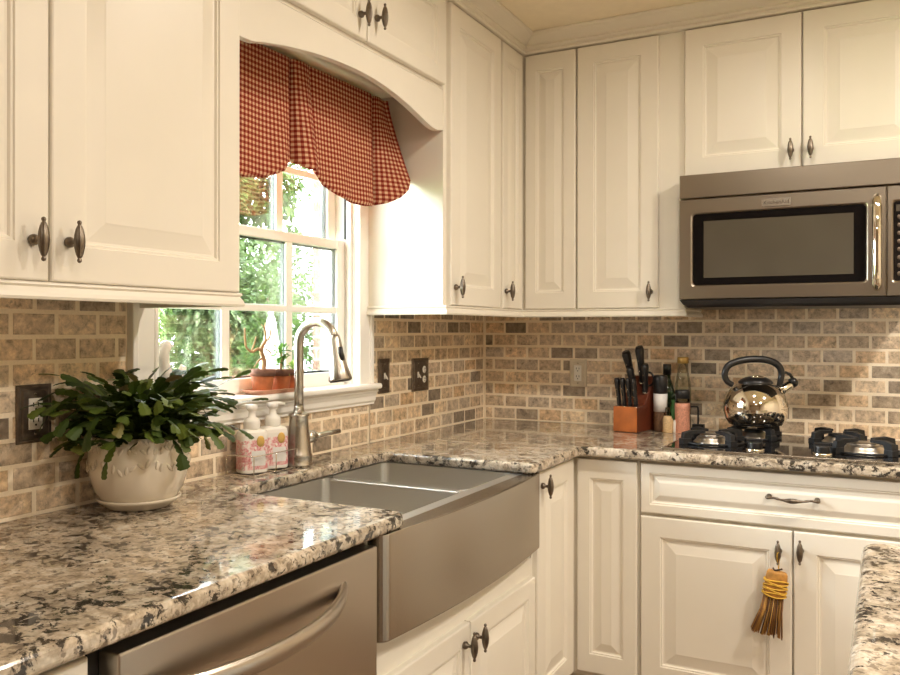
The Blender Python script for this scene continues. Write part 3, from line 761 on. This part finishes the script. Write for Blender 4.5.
bottle('salt_shaker', 'very small white shaker right of the beige spice shaker', 'shaker', (.914, -.160),
       [('jar', [(.001, 0), (.011, 0), (.012, .002), (.012, .040), (.008, .050), (.001, .051)], 'porcelain')])
bottle('salt_grinder', 'pink salt grinder with black cap, nearest the cooktop', 'grinder', (.938, -.152),
       [('jar', [(.001, 0), (.0285, 0), (.030, .004), (.0285, .060), (.030, .100), (.029, .118)], 'pinksalt'), ('collar', [(.0275, .118), (.0275, .134), (.026, .136)], 'jarglass'),
        ('cap', [(.0265, .136), (.0285, .138), (.0285, .166), (.026, .170), (.001, .170)], 'black')])
# wire-handled black spoon rest / pan handle standing beside the cooktop
b = MB(); b.tube(smoothcurve([(0, 0, .0), (.001, 0, .06), (.0, 0, .095), (-.008, 0, .100), (-.030, 0, .099)], 4), .0036, 8); b.box(-.020, .024, -.016, .016, 0, .030)
tag(O('spoon_rest', b, 'iron', None, (.985, -.088, CT+.0006), 0), 'small black iron holder with a bent wire upright beside the pink salt', 'holder')

# ------------------------------------------------------------------ hanging broom
br = thing('hand_broom', 'small straw whisk broom with yellow binding hanging from a cooktop cabinet knob', 'broom', (1.3545, -.7150, .590))
Tt = Matrix.Rotation(math.radians(8), 4, 'Y') @ Matrix.Diagonal((1.22, 1, 1, 1))
b = MB(); b.tube([(0, 0, -.022), (0, 0, -.030), (0, 0, -.060), (0, 0, -.098), (.0, 0, -.104)], [.022, .0255, .0270, .0255, .024], 16, flat=.5, up=(0, 1, 0), T=Tt); O('head', b, 'broomwood', br)
b = MB()
for z in (-.052, -.060, -.068, -.076, -.084, -.092, -.100):
    rg = [(math.cos(2*PI*i/20)*.0285, math.sin(2*PI*i/20)*.0148, z+.003*math.sin(4*PI*i/20+z*300)) for i in range(21)]
    b.tube(rg, .0026, 6, cap=False, T=Tt)
O('binding', b, 'frond', br)
b = MB()
for i in range(90):
    a = rnd.uniform(-1, 1); c_ = rnd.uniform(-1, 1); L = rnd.uniform(.118, .132)
    x0, y0_ = a*.0235, c_*.010*math.sqrt(1-a*a*.8)
    b.tube([(x0, y0_, -.095), (x0*1.15, y0_*1.05, -.15), (x0*1.70-.003, y0_*1.10, -.100-L)], [.0016, .0016, .0013], 4, col=(rnd.random(),)*3, T=Tt)
O('bristles', b, 'bristle', br, attr=True)
b = MB(); b.tube(smoothcurve([(0, 0, -.026), (-.002, .004, -.004), (-.004, -.004, .016), (-.003, -.006, .0345), (.003, -.001, .0345), (.002, 0, .010), (0, .002, -.026)], 5), .0012, 6); O('hanging_cord', b, 'frond', br)
b = MB(); b.tube(smoothcurve([(-.016, -.004, -.012), (-.010, -.008, -.018), (.0, -.008, -.016), (.012, -.006, -.012)], 4), .0028, 8); O('wire_hook', b, 'bronze', br)

# ------------------------------------------------------------------ switch plates and sockets (local facing -y)
def plate(name, label, loc, rot, w, h, mat, bits):
    t = thing(name, label, 'switch' if 'switch' in name else 'socket', loc, rot)
    L = [[(x, y, z) for x, z in ((-w/2+i, -h/2+i), (w/2-i, -h/2+i), (w/2-i, h/2-i), (-w/2+i, h/2-i))] for i, y in ((0, 0), (0, -.003), (.003, -.0055), (.007, -.0055), (.009, -.0042), (.012, -.0042), (.014, -.0065), (.018, -.0065))]
    b = MB(); b.loops(L, False, True, smooth=False); p = O('plate', b, mat, t)
    for kind, x in bits:
        if kind == 'toggle':
            b = MB(); b.box(x-.006, x+.006, -.0072, -.006, -.012, .012); b.loops([[(x-.004, -.007, -.004), (x+.004, -.007, -.004), (x+.004, -.007, .008), (x-.004, -.007, .008)], [(x-.0032, -.020, -.013), (x+.0032, -.020, -.013), (x+.0032, -.018, -.007), (x-.0032, -.018, -.007)]], smooth=False)
            O('toggle', b, 'plastic', t)
        elif kind == 'duplex':
            for s in (-1, 1):
                b = MB(); b.ell((x, -.006, s*.0195), .0155, .003, .0145, 20, 6); r = O('receptacle', b, 'plastic', t)
                b = MB()
                for dx in (-.006, .006): b.box(x+dx-.0011, x+dx+.0011, -.0094, -.0085, s*.0195-.001, s*.0195+.0075)
                b.ell((x, -.0088, s*.0195-.007), .0022, .0008, .0025, 10, 5); O('slots', b, 'dark', r)
        elif kind == 'decora':
            b = MB(); b.box(x-.0165, x+.0165, -.009, -.006, -.034, .034); r = O('receptacle', b, 'plastic', t, bev=.001)
            b = MB()
            for s in (-1, 1):
                for dx in (-.006, .006): b.box(x+dx-.0012, x+dx+.0012, -.0096, -.0088, s*.017-.001, s*.017+.0075)
                b.ell((x, -.0091, s*.017-.007), .0024, .0008, .0026, 10, 5)
            O('slots', b, 'dark', r)
    for kind, x in bits:
        for q in ((-1, 1) if kind != 'duplex' else (0,)):
            b = MB(); b.ell((0, 0, 0), .003, .0012, .003, 10, 5); O('screw', b, 'nickel', t, (x, -.0068, q*.043))
    return t
plate('light_switch', 'narrow dark metal plate with one white toggle, beside the window sill', (.001, -.872, 1.149), H, .076, .127, 'plate', [('toggle', 0)])
plate('light_switch', 'wide dark metal plate with a toggle and a white socket, right of the single switch', (.001, -.600, 1.142), H, .130, .130, 'plate', [('toggle', -.024), ('duplex', .026)])
plate('power_outlet', 'dark metal framed socket plate behind the potted cactus', (.001, -2.302, 1.135), H, .084, .127, 'plate', [('decora', 0)])
plate('power_outlet', 'beige socket plate on the back wall left of the knife block', (.457, -.001, 1.132), 0, .078, .120, 'stonepl', [('decora', 0)])

# ------------------------------------------------------------------ potted christmas cactus
pc = thing('potted_cactus', 'leafy green holiday cactus in a cream ceramic pot left of the sink', 'plant', (.132, -2.128, CT+.0006))
b = MB(); b.lathe([(.001, .0), (.068, .0), (.073, .003), (.080, .010), (.089, .016), (.093, .020), (.093, .024), (.088, .024), (.078, .016), (.001, .012)], 44); O('saucer', b, 'ceramic', pc)
b = MB(); b.lathe([(.001, .014), (.074, .014), (.083, .020), (.096, .042), (.1065, .075), (.1105, .106), (.1085, .136), (.1020, .156), (.0995, .164), (.095, .164), (.097, .152), (.099, .14), (.001, .138)], 48)
pot = O('pot', b, 'ceramic', pc)
b = MB()
for k in range(46):
    a = 2*PI*k/46
    dip = .012+.014*(.5+.5*math.cos(a*6))
    for q in range(3):
        z = .157-q*.017-(dip if q == 2 else 0)-rnd.uniform(0, .005); aa = a+rnd.uniform(-.03, .03)
        r = .1022 if z > .148 else (.1070 if z > .134 else .1100)
        T = Matrix.Translation((r*math.cos(aa), r*math.sin(aa), z)) @ Matrix.Rotation(aa, 4, 'Z') @ Matrix.Rotation(rnd.uniform(-.9, .9), 4, 'X')
        b.ell((0, 0, 0), .0030, .0042, .0100, 8, 5, T=T)
O('relief_leaf_band', b, 'ceramic', pot)
b = MB(); b.lathe([(.098, .138), (.05, .146), (.001, .149)], 24, cap0=False); O('soil', b, 'soil', pc)
def leafseg(b, p, d, side, L, w, col, droop=0):
    """flat toothed cactus segment from p along d"""
    d = d.normalized(); side = (side-d*side.dot(d)).normalized(); nrm = d.cross(side).normalized()
    prof = [(0, .22), (.22, .62), (.34, .80), (.46, .66), (.60, .98), (.72, .78), (.86, .92), (.97, .50)]
    cen = [p+d*(L*t)+nrm*(.0022*math.sin(PI*t)) for t, _ in prof]
    lf = [c-side*(w*k)-nrm*.0018*k for c, (t, k) in zip(cen, prof)]; rt = [c+side*(w*k)-nrm*.0018*k for c, (t, k) in zip(cen, prof)]
    vs = []; fs = []
    for a_, c_, r_ in zip(lf, cen, rt): vs += [a_, c_, r_]
    n_ = len(prof)
    for i in range(n_-1):
        o_ = i*3; fs += [(o_, o_+1, o_+4, o_+3), (o_+1, o_+2, o_+5, o_+4)]
    b.add(vs, fs, col=col, smooth=False)
b = MB(); st = MB(); lr = random.Random(21)
PCW = Vector((.132, -2.128, CT+.0006))
def branch(az, rise, nseg, L0, r0, droop, w0=.0125):
    p = Vector((r0*math.cos(az), r0*math.sin(az), .144)); el = rise
    for s in range(nseg):
        L = L0*lr.uniform(.85, 1.15)
        d = Vector((math.cos(az)*math.cos(el), math.sin(az)*math.cos(el), math.sin(el)))
        side = Vector((-math.sin(az), math.cos(az), 0))
        tw = lr.uniform(-.7, .7); side = side*math.cos(tw)+d.cross(side)*math.sin(tw)
        q = p+d*L
        w = PCW+q
        if w.x < .026: az += (.9 if math.sin(az) > 0 else -.9)*-1*(1 if math.cos(az) < 0 else 0); q.x = max(q.x, .026-PCW.x); d = (q-p)
        if q.z < .03: break
        leafseg(b, p, d, side, L*1.05, w0*lr.uniform(.85, 1.2), (min(1, max(0, lr.gauss(.45, .22)+.08*(s == nseg-1))),)*3)
        p = q; el -= droop*lr.uniform(.6, 1.4); az += lr.uniform(-.22, .22)
for k in range(150):
    az = lr.uniform(0, 2*PI)
    branch(az, lr.uniform(.95, 1.57), lr.choice([4, 5, 5, 6]), .042, lr.uniform(.0, .055), lr.uniform(.22, .46), .0128)
for k in range(90):
    az = lr.uniform(0, 2*PI)
    branch(az, lr.uniform(.6, 1.2), lr.choice([3, 4, 5]), .038, lr.uniform(.02, .07), lr.uniform(.28, .5), .0130)
for k in range(26):
    branch(lr.uniform(0, 2*PI), lr.uniform(.2, .6), lr.choice([2, 3, 3]), .036, lr.uniform(.06, .088), lr.uniform(.3, .5), .0145)
for az, ri, ns, dr_ in ((.50, .62, 6, .10), (.70, .95, 6, .12), (.36, .55, 6, .22), (.15, .75, 6, .24), (-.45, .8, 6, .24), (2.5, .9, 5, .2), (-2.3, .9, 6, .25)):
    branch(az, ri, ns, .043, .05, dr_, .0095)
O('leaves', b, 'cactus', pc, attr=True)

# ------------------------------------------------------------------ soap bottles in a wire caddy
def soap(label, loc, rz, pump_dir):
    t = thing('soap_bottle', label, 'soap bottle', loc, rz, 'soap bottles by the faucet')
    w, d = .039, .030
    def rr_(k, z, s=1.0): return rrect(-w*s, w*s, -d*s, d*s, .014*s, z, 4)
    b = MB(); b.loops([rr_(0, .0, .95), rr_(0, .003, 1), rr_(0, .104, 1), rr_(0, .113, .95), rr_(0, .119, .80), rr_(0, .122, .50)], smooth=False); bo = O('bottle', b, 'porcelain', t)
    b = MB(); b.loops([rr_(0, .010, 1.012), rr_(0, .092, 1.012)], False, False, smooth=False); O('label_wrap', b, 'floral', bo)
    b = MB(); b.ell((.014, -d*1.015, .088), .012, .0014, .016, 20, 6); O('gold_seal', b, 'cap_gold', bo)
    b = MB(); b.box(-.012, .028, -d*1.035, -d*1.02, .020, .062); O('text_panel', b, 'label', bo)
    b = MB(); b.lathe([(.001, .120), (.0215, .120), (.0225, .124), (.0235, .140), (.0195, .150), (.0105, .155), (.0090, .170), (.013, .174), (.0155, .178), (.0155, .189), (.001, .191)], 20)
    T = Matrix.Rotation(pump_dir, 4, 'Z'); b.tube([(0, 0, .184), (.02, 0, .185), (.040, 0, .181)], [.0070, .0062, .0052], 10, T=T); O('pump', b, 'porcelain', t, label='white pump top')
    return t
soap('white-pumped pink floral soap bottle, nearer the potted cactus', (.066, -1.668, CT+.0042), math.radians(62), 2.4)
soap('white-pumped pink floral soap bottle, nearer the faucet', (.066, -1.578, CT+.0042), math.radians(62), .2)
cd = thing('bottle_caddy', 'thin silver wire caddy holding the two pink soap bottles', 'caddy', (.066, -1.623, CT+.0006), math.radians(90))
b = MB()
for z in (.0018, .055): b.tube([(x, y, z) for x, y, _ in rrect(-.096, .096, -.050, .050, .012, 0, 3)]+[(.096, .038, z)], .0017, 6)
for x in (-.094, 0, .094):
    for y in (-.050, .050): b.tube([(x, y, .001), (x, y, .055)], .0015, 6)
b.tube([(-.0, -.05, .0018), (0, .05, .0018)], .0015, 6)
O('wire_frame', b, 'chrome', cd)

# ------------------------------------------------------------------ sill objects
SZ = 1.1286
tr = MB(); tr.loops([rrect(-.034, .034, -.100, .100, .022, z, 5) if k == 0 else rrect(-.038*k, .038*k, -.110*(k if k > 1 else .985), .110*(k if k > 1 else .985), .022, z, 5) for k, z in ((0, .0), (1.06, .012), (.98, .0125), (.94, .005))], True, True, smooth=False)
M['tray'] = simple('pale_terracotta', (.58, .30, .19), .7, var=.15)
tag(O('plant_tray', tr, 'tray', None, (.002, -1.495, SZ), 0), 'long terracotta saucer on the window sill under three small pots', 'tray')
def spot(name, label, loc, r, h, group='small clay pots on the sill'):
    t = thing(name, label, 'plant', loc, 0, group)
    b = MB(); b.lathe([(.001, 0), (r*.72, 0), (r*.76, .003), (r*.93, h*.70), (r*.93, h*.72), (r*.90, h*.72), (r*.86, h*.6), (.001, h*.6)], 26); p = O('pot', b, 'terra', t)
    b = MB(); b.lathe([(r*.93, h*.70), (r*1.04, h*.71), (r*1.06, h), (r*.96, h), (r*.93, h*.86), (.001, h*.86)], 26, cap0=False); O('rim', b, 'terratop', p)
    b = MB(); b.lathe([(r*.94, h*.865), (.001, h*.92)], 18, cap0=False); O('soil', b, 'soil', t)
    return t
def smalleaf(b, p, d, L, w, col):
    d = d.normalized(); s = d.cross(Vector((0, 0, 1)))
    if s.length < .05: s = Vector((0, 1, 0))
    s.normalize(); q = p+d*L; m = p+d*(L*.5)+Vector((0, 0, L*.06))
    b.add([p, m-s*w, q-Vector((0, 0, L*.15)), m+s*w, m-Vector((0, 0, L*.1))], [(0, 1, 4), (0, 4, 3), (1, 2, 4), (4, 2, 3)], col=col)
pz = SZ+.0056
t1 = spot('potted_bonsai', 'clay pot with bare twisting orange branches, leftmost of the three sill pots', (.004, -1.550, pz), .037, .068)
b = MB()
for pts, r0, r1 in (([(0, 0, .055), (.003, .004, .09), (-.002, -.004, .125), (.002, .010, .150)], .008, .005),
                    ([(.002, .008, .145), (0, .014, .165), (.004, .006, .185), (0, .012, .205)], .0045, .0018),
                    ([(0, -.003, .12), (0, -.022, .128), (.002, -.050, .120), (0, -.072, .135), (.004, -.082, .165), (0, -.078, .19)], .0045, .0022),
                    ([(0, -.002, .10), (.006, -.026, .092), (.004, -.042, .075)], .0035, .0018),
                    ([(.002, .009, .15), (.004, .026, .160), (0, .036, .180), (.004, .034, .196)], .0035, .0016),
                    ([(0, .012, .17), (.006, .0, .190), (.004, -.010, .200)], .0026, .0014),
                    ([(0, -.05, .12), (.002, -.036, .150), (0, -.030, .165)], .0026, .0014),
                    ([(0, .006, .13), (.008, .022, .12), (.006, .034, .105)], .003, .0016)):
    c_ = smoothcurve(pts, 4); b.tube(c_, [r0+(r1-r0)*i/(len(c_)-1) for i in range(len(c_))], 8)
O('branches', b, 'bark', t1)
t2 = spot('potted_succulent', 'clay pot with a bushy dark green sprout, middle of the sill pots', (.006, -1.468, pz), .034, .064)
b = MB(); q = random.Random(3)
for i in range(54):
    a = q.uniform(0, 2*PI); e = q.uniform(.1, 1.3); z = q.uniform(.07, .13)
    smalleaf(b, Vector((q.uniform(-.008, .008), q.uniform(-.008, .008), z)), Vector((math.cos(a)*math.cos(e), math.sin(a)*math.cos(e), math.sin(e)-.2)), q.uniform(.025, .042), .006, (q.uniform(0, .6),)*3)
for i in range(6):
    a = q.uniform(0, 6.28); b.tube([(math.cos(a)*.01, math.sin(a)*.01, .055), (math.cos(a)*.028, math.sin(a)*.028, .065), (math.cos(a)*.036, math.sin(a)*.036, .045)], .0018, 5, col=(.95,)*3)
O('leaves', b, 'leaf_pot', t2, attr=True)
b = MB(); b.tube([(0, 0, .055), (.002, 0, .09), (0, .002, .125)], [.005, .004, .003], 8); O('stem', b, 'bark', t2)
t3 = spot('potted_succulent', 'clay pot with short yellow-green leaves, nearest the faucet', (.004, -1.402, pz), .030, .062)
b = MB()
for i in range(36):
    a = q.uniform(0, 2*PI); e = q.uniform(.2, 1.4)
    smalleaf(b, Vector((q.uniform(-.012, .012), q.uniform(-.012, .012), q.uniform(.055, .075))), Vector((math.cos(a)*math.cos(e), math.sin(a)*math.cos(e), math.sin(e))), q.uniform(.018, .030), .006, (q.uniform(.6, 1),)*3)
O('leaves', b, 'leaf_pot', t3, attr=True)
# white bird figurine
bd_ = thing('bird_figurine', 'white porcelain bird figurine on the window sill behind the cactus', 'figurine', (.002, -1.905, SZ))
b = MB()
b.tube(smoothcurve([(0, .050, .050), (0, .025, .040), (0, -.004, .052), (0, -.024, .085), (0, -.030, .120), (0, -.024, .142), (0, -.012, .150), (0, .006, .146)], 5),
       [.012+.0, .017, .022, .027, .030, .031, .030, .028, .026, .024, .023, .022, .021, .020, .019, .018, .0175, .017, .0165, .016, .016, .016, .0155, .0155, .015, .0155, .016, .016, .0155, .014, .012, .009, .006, .004, .003, .002][:36], 14)
b.lathe([(.001, 0), (.026, 0), (.027, .006), (.016, .014), (.012, .03), (.016, .045)], 18)
O('body', b, 'porcelain', bd_)
b = MB()
for i in range(9):
    a = math.radians(-8+i*10); L = .052+.010*math.sin(i)
    c_ = Vector((0, .018, .045)); e_ = c_+Vector((.004*math.sin(i*2), math.cos(a)*L, math.sin(a)*L*.9))
    b.tube([c_, (c_+e_)/2+Vector((.003*math.cos(i), 0, .004)), e_], [.008, .011, .004], 8, flat=.5, up=(1, 0, 0))
O('tail', b, 'porcelain', bd_)

# ------------------------------------------------------------------ gingham valance
def lerp_pts(P, x):
    if x <= P[0][0]: return P[0][1]
    for (a, va), (c_, vc) in zip(P, P[1:]):
        if x <= c_:
            t = (x-a)/(c_-a); t = t*t*(3-2*t) if False else t
            return va+(vc-va)*t
    return P[-1][1]
def build_valance():
    # cols: (top y, bottom y, top x, bottom x, bottom z)
    key = [(-1.990, -1.990, .10, .135, 1.800), (-1.93, -1.935, .10, .145, 1.768), (-1.85, -1.865, .10, .145, 1.735), (-1.76, -1.795, .10, .145, 1.7215), (-1.68, -1.70, .10, .145, 1.735),
           (-1.61, -1.615, .10, .140, 1.768), (-1.572, -1.578, .10, .128, 1.798), (-1.558, -1.562, .092, .108, 1.812), (-1.560, -1.572, .088, .098, 1.815),
           (-1.552, -1.560, .106, .150, 1.795), (-1.535, -1.545, .110, .172, 1.783), (-1.512, -1.52, .110, .178, 1.781), (-1.486, -1.490, .106, .160, 1.790), (-1.478, -1.482, .098, .140, 1.797),
           (-1.470, -1.470, .104, .150, 1.776), (-1.43, -1.435, .106, .150, 1.753), (-1.37, -1.375, .106, .150, 1.734), (-1.29, -1.295, .106, .150, 1.722), (-1.21, -1.215, .106, .148, 1.7205), (-1.145, -1.165, .106, .145, 1.727),
           (-1.132, -1.158, .100, .125, 1.733), (-1.124, -1.150, .094, .112, 1.735), (-1.118, -1.148, .104, .150, 1.732), (-1.095, -1.115, .108, .176, 1.742), (-1.065, -1.070, .104, .194, 1.764), (-1.038, -1.025, .098, .200, 1.796), (-1.046, -.9985, .110, .194, 1.826),
           (-1.040, -1.004, .080, .120, 1.834), (-1.036, -1.006, .03, .03, 1.84)]
    key = [(min(a, -1.036), c_, x+.018 if x > .085 else x, x2, z2) for a, c_, x, x2, z2 in key]
    key[-4] = (-1.058,)+key[-4][1:]; key[-5] = (-1.078,)+key[-5][1:]; key[-6] = (-1.10,)+key[-6][1:]
    cols = []
    for i in range(len(key)-1):
        a = key[i]; c_ = key[i+1]; n_ = max(2, int(max(abs(a[1]-c_[1]), abs(a[3]-c_[3]))/.008))
        for k in range(n_): t = k/n_; cols.append(tuple(x+(y-x)*t for x, y in zip(a, c_)))
    cols.append(key[-1])
    NR = 26; top = 2.108
    vs = []; uvs = []; s_top = 0; prev = None; us = []
    for i, c_ in enumerate(cols):
        if prev: s_top += math.hypot(.5*(c_[0]-prev[0]+c_[1]-prev[1]), .5*(c_[2]-prev[2]+c_[3]-prev[3]))
        prev = c_; us.append(s_top)
    for i, c_ in enumerate(cols):
        for j in range(NR+1):
            t = j/NR; e = t**1.25
            y = c_[0]+(c_[1]-c_[0])*e; x = c_[2]+(c_[3]-c_[2])*e
            z = top+(c_[4]-top)*t
            x += .004*math.sin(us[i]*38)*t*(1 if x > .09 else 0)
            if j == NR: x -= .006; z += .002
            vs.append(Vector((x, y, z))); uvs.append((us[i], (top-z)))
    fs = []
    for i in range(len(cols)-1):
        for j in range(NR): a = i*(NR+1)+j; fs.append((a, a+1, a+NR+2, a+NR+1))
    b = MB(); b.add(vs, fs, smooth=True)
    o = O('gingham_valance', b, 'gingham')
    uvl = o.data.uv_layers.new(name='UVMap')
    for lp in o.data.loops: uvl.data[lp.index].uv = uvs[lp.vertex_index]
    sd = o.modifiers.new('thick', 'SOLIDIFY'); sd.thickness = .0022; sd.offset = 0
    return o
tag(build_valance(), 'red and cream gingham scalloped fabric valance across the top of the window', 'valance')
b = MB(); b.box(.013, .100, -1.992, -1.06, 2.080, 2.104)
tag(O('curtain_rod', b, 'cream'), 'cream mounting strip along the top of the gingham valance', 'curtain rod')

# ------------------------------------------------------------------ outdoors
GZ = -.45
b = MB(); b.box(-30, -.17, -16, 26, GZ-.1, GZ); struct(O('ground', b, 'lawn'))
b = MB(); b.box(-1.73, -.17, 1.0, 1.25, GZ, 3.6); struct(O('wall_outside', b, 'brick'))
def shrub(name, label, x, y, z0, rx, ry, rz, n, size, mat, seed, shells=5, trunk=True):
    r = random.Random(seed); t = thing(name, label, 'shrub', (x, y, GZ), 0, 'garden shrubs outside the window')
    b = MB(); bl = [(r.uniform(-.6, .6)*rx, r.uniform(-.6, .6)*ry, r.uniform(-.5, .6)*rz, r.uniform(.4, .65)) for _ in range(shells)]
    for i in range(n):
        c_ = r.choice(bl); v = Vector((r.gauss(0, 1), r.gauss(0, 1), r.gauss(0, 1))).normalized()*(r.random()**.35)
        p = Vector((c_[0]+v.x*rx*c_[3], c_[1]+v.y*ry*c_[3], max(.03, z0-GZ+c_[2]+v.z*rz*c_[3])))
        d = (v+Vector((r.uniform(-.7, .7), r.uniform(-.7, .7), r.uniform(-.7, .5)))).normalized()
        smalleaf(b, p, d, size*r.uniform(.7, 1.4), size*.28*r.uniform(.8, 1.2), (min(1, max(0, r.gauss(.5, .25))),)*3)
    O('foliage', b, mat, t, attr=True)
    if trunk:
        b = MB()
        for k in range(4): b.tube([(r.uniform(-.06, .06), r.uniform(-.06, .06), 0), (r.uniform(-.2, .2)*rx, r.uniform(-.2, .2)*ry, (z0-GZ)*.6), (bl[k % len(bl)][0], bl[k % len(bl)][1], max(.1, z0-GZ+bl[k % len(bl)][2]))], [.05, .035, .015], 7)
        O('stems', b, 'trunk', t)
    return t
shrub('garden_shrub', 'broad mid green shrub outside the left window panes', -5.2, 2.3, .9, .9, 1.0, 1.15, 5600, .10, 'leaf_green', 1, 9)
shrub('garden_shrub', 'low yellow-green shrub behind the bare-branched sill pot', -3.6, 2.05, .35, .45, .45, .5, 2200, .055, 'leaf_yellow', 2, 6)
shrub('garden_shrub', 'pale silvery shrub outside the middle panes', -5.9, 4.7, 1.4, .9, .95, 1.3, 6500, .11, 'leaf_pale', 3, 9)
shrub('garden_shrub', 'narrow green shrub next to the brick wall outside', -3.9, 3.5, 1.0, .5, .5, 1.3, 3600, .07, 'leaf_green', 4, 8)
shrub('garden_tree', 'leafy tree crown seen through the upper panes', -9.2, 8.0, 3.2, 1.7, 1.8, 1.9, 6500, .20, 'leaf_green', 5, 8)
shrub('garden_shrub', 'pale backdrop shrub at the far left of the garden', -8.8, 4.1, 1.9, 1.3, 1.7, 1.7, 5500, .16, 'leaf_pale', 6, 8)
shrub('garden_shrub', 'distant hedge behind the pale shrubs', -13, 12.4, 1.6, 1.4, 2.2, 2.2, 5000, .26, 'leaf_green', 8, 9)
um = thing('patio_umbrella', 'closed white patio umbrella standing among the shrubs outside', 'umbrella', (-2.6, 1.62, GZ))
b = MB(); b.lathe([(.03, .65), (.15, .70), (.14, 1.1), (.09, 1.5), (.03, 1.86), (.001, 1.90)], 16, rfun=lambda a, r: .12*r*math.cos(6*a)); O('canopy', b, 'canvas', um)
b = MB(); b.tube([(0, 0, .05), (0, 0, 1.94)], .018, 8); O('pole', b, 'canvas', um); b = MB(); b.lathe([(.22, 0), (.22, .05), (.04, .09)], 16); O('base', b, 'canvas', um)

# ------------------------------------------------------------------ lights
def area(name, loc, size, power, col, rot=(0, 0, 0), shape='DISK', sy=None, spread=None):
    l = bpy.data.lights.new(name, 'AREA'); l.shape = shape; l.size = size; l.energy = power; l.color = col
    if sy: l.size_y = sy
    if spread: l.spread = spread
    o = bpy.data.objects.new(name, l); COL.objects.link(o); o.location = loc; o.rotation_euler = rot; return o
WARM = (1, .91, .79)
for i, (x, y, pw_) in enumerate(((1.25, -1.45, 10.5), (2.45, -1.45, 36), (1.35, -3.0, 3.5), (2.6, -3.0, 24), (1.9, -4.5, 12))):
    t = thing('ceiling_light', 'round recessed ceiling downlight', 'light', (x, y, ZC), 0, 'recessed ceiling lights')
    b = MB(); b.lathe([(.085, -.001), (.095, -.006), (.075, -.008), (.068, -.002)], 24, cap0=False, cap1=False); O('trim_ring', b, 'white', t)
    b = MB(); b.lathe([(.068, -.003), (.001, -.003)], 24, cap0=False); O('lens', b, 'lamp', t)
    area('downlight', (x, y, ZC-.02), .16, pw_, WARM)
s = bpy.data.lights.new('sun', 'SUN'); s.energy = 14; s.angle = .02; s.color = (1, .95, .86)
so = bpy.data.objects.new('sun', s); COL.objects.link(so); so.rotation_euler = Vector((-.62, .12, -.76)).to_track_quat('-Z', 'Y').to_euler()
for nm, loc, rot, sx, sy in (('window_portal', (-.165, (WY0+WY1)/2, (WZ0+WZ1)/2), (0, -PI/2, 0), WZ1-WZ0, WY1-WY0),):
    o = area(nm, loc, sx, 1, (1, 1, 1), rot, 'RECTANGLE', sy); o.data.cycles.is_portal = True
w = bpy.data.worlds.new('world'); SC.world = w; w.use_nodes = True; nt = w.node_tree
bg = nt.nodes['Background']; bg.inputs['Strength'].default_value = 38.0; bg.inputs['Color'].default_value = (.90, .95, 1.0, 1)

# ------------------------------------------------------------------ camera and view
cam = bpy.data.cameras.new('camera'); co = bpy.data.objects.new('camera', cam); COL.objects.link(co)
cam.sensor_width = 36; cam.lens = 835.126/900*36; cam.clip_start = .05
co.location = (1.655272, -3.496111, 1.316969); co.rotation_euler = (PI/2, -.00095852, .4828442)
cam.shift_y = (330.631-337.5)/900
SC.camera = co
SC.view_settings.view_transform = 'Standard'; SC.view_settings.look = 'None'; SC.view_settings.gamma = 1; SC.view_settings.use_curve_mapping = False
SC.view_settings.exposure = 0.1
SC.cycles.use_denoising = True; SC.cycles.max_bounces = 10; SC.cycles.diffuse_bounces = 5; SC.cycles.glossy_bounces = 5; SC.cycles.transparent_max_bounces = 16
SC.cycles.sample_clamp_indirect = 6; SC.cycles.caustics_reflective = False; SC.cycles.caustics_refractive = False
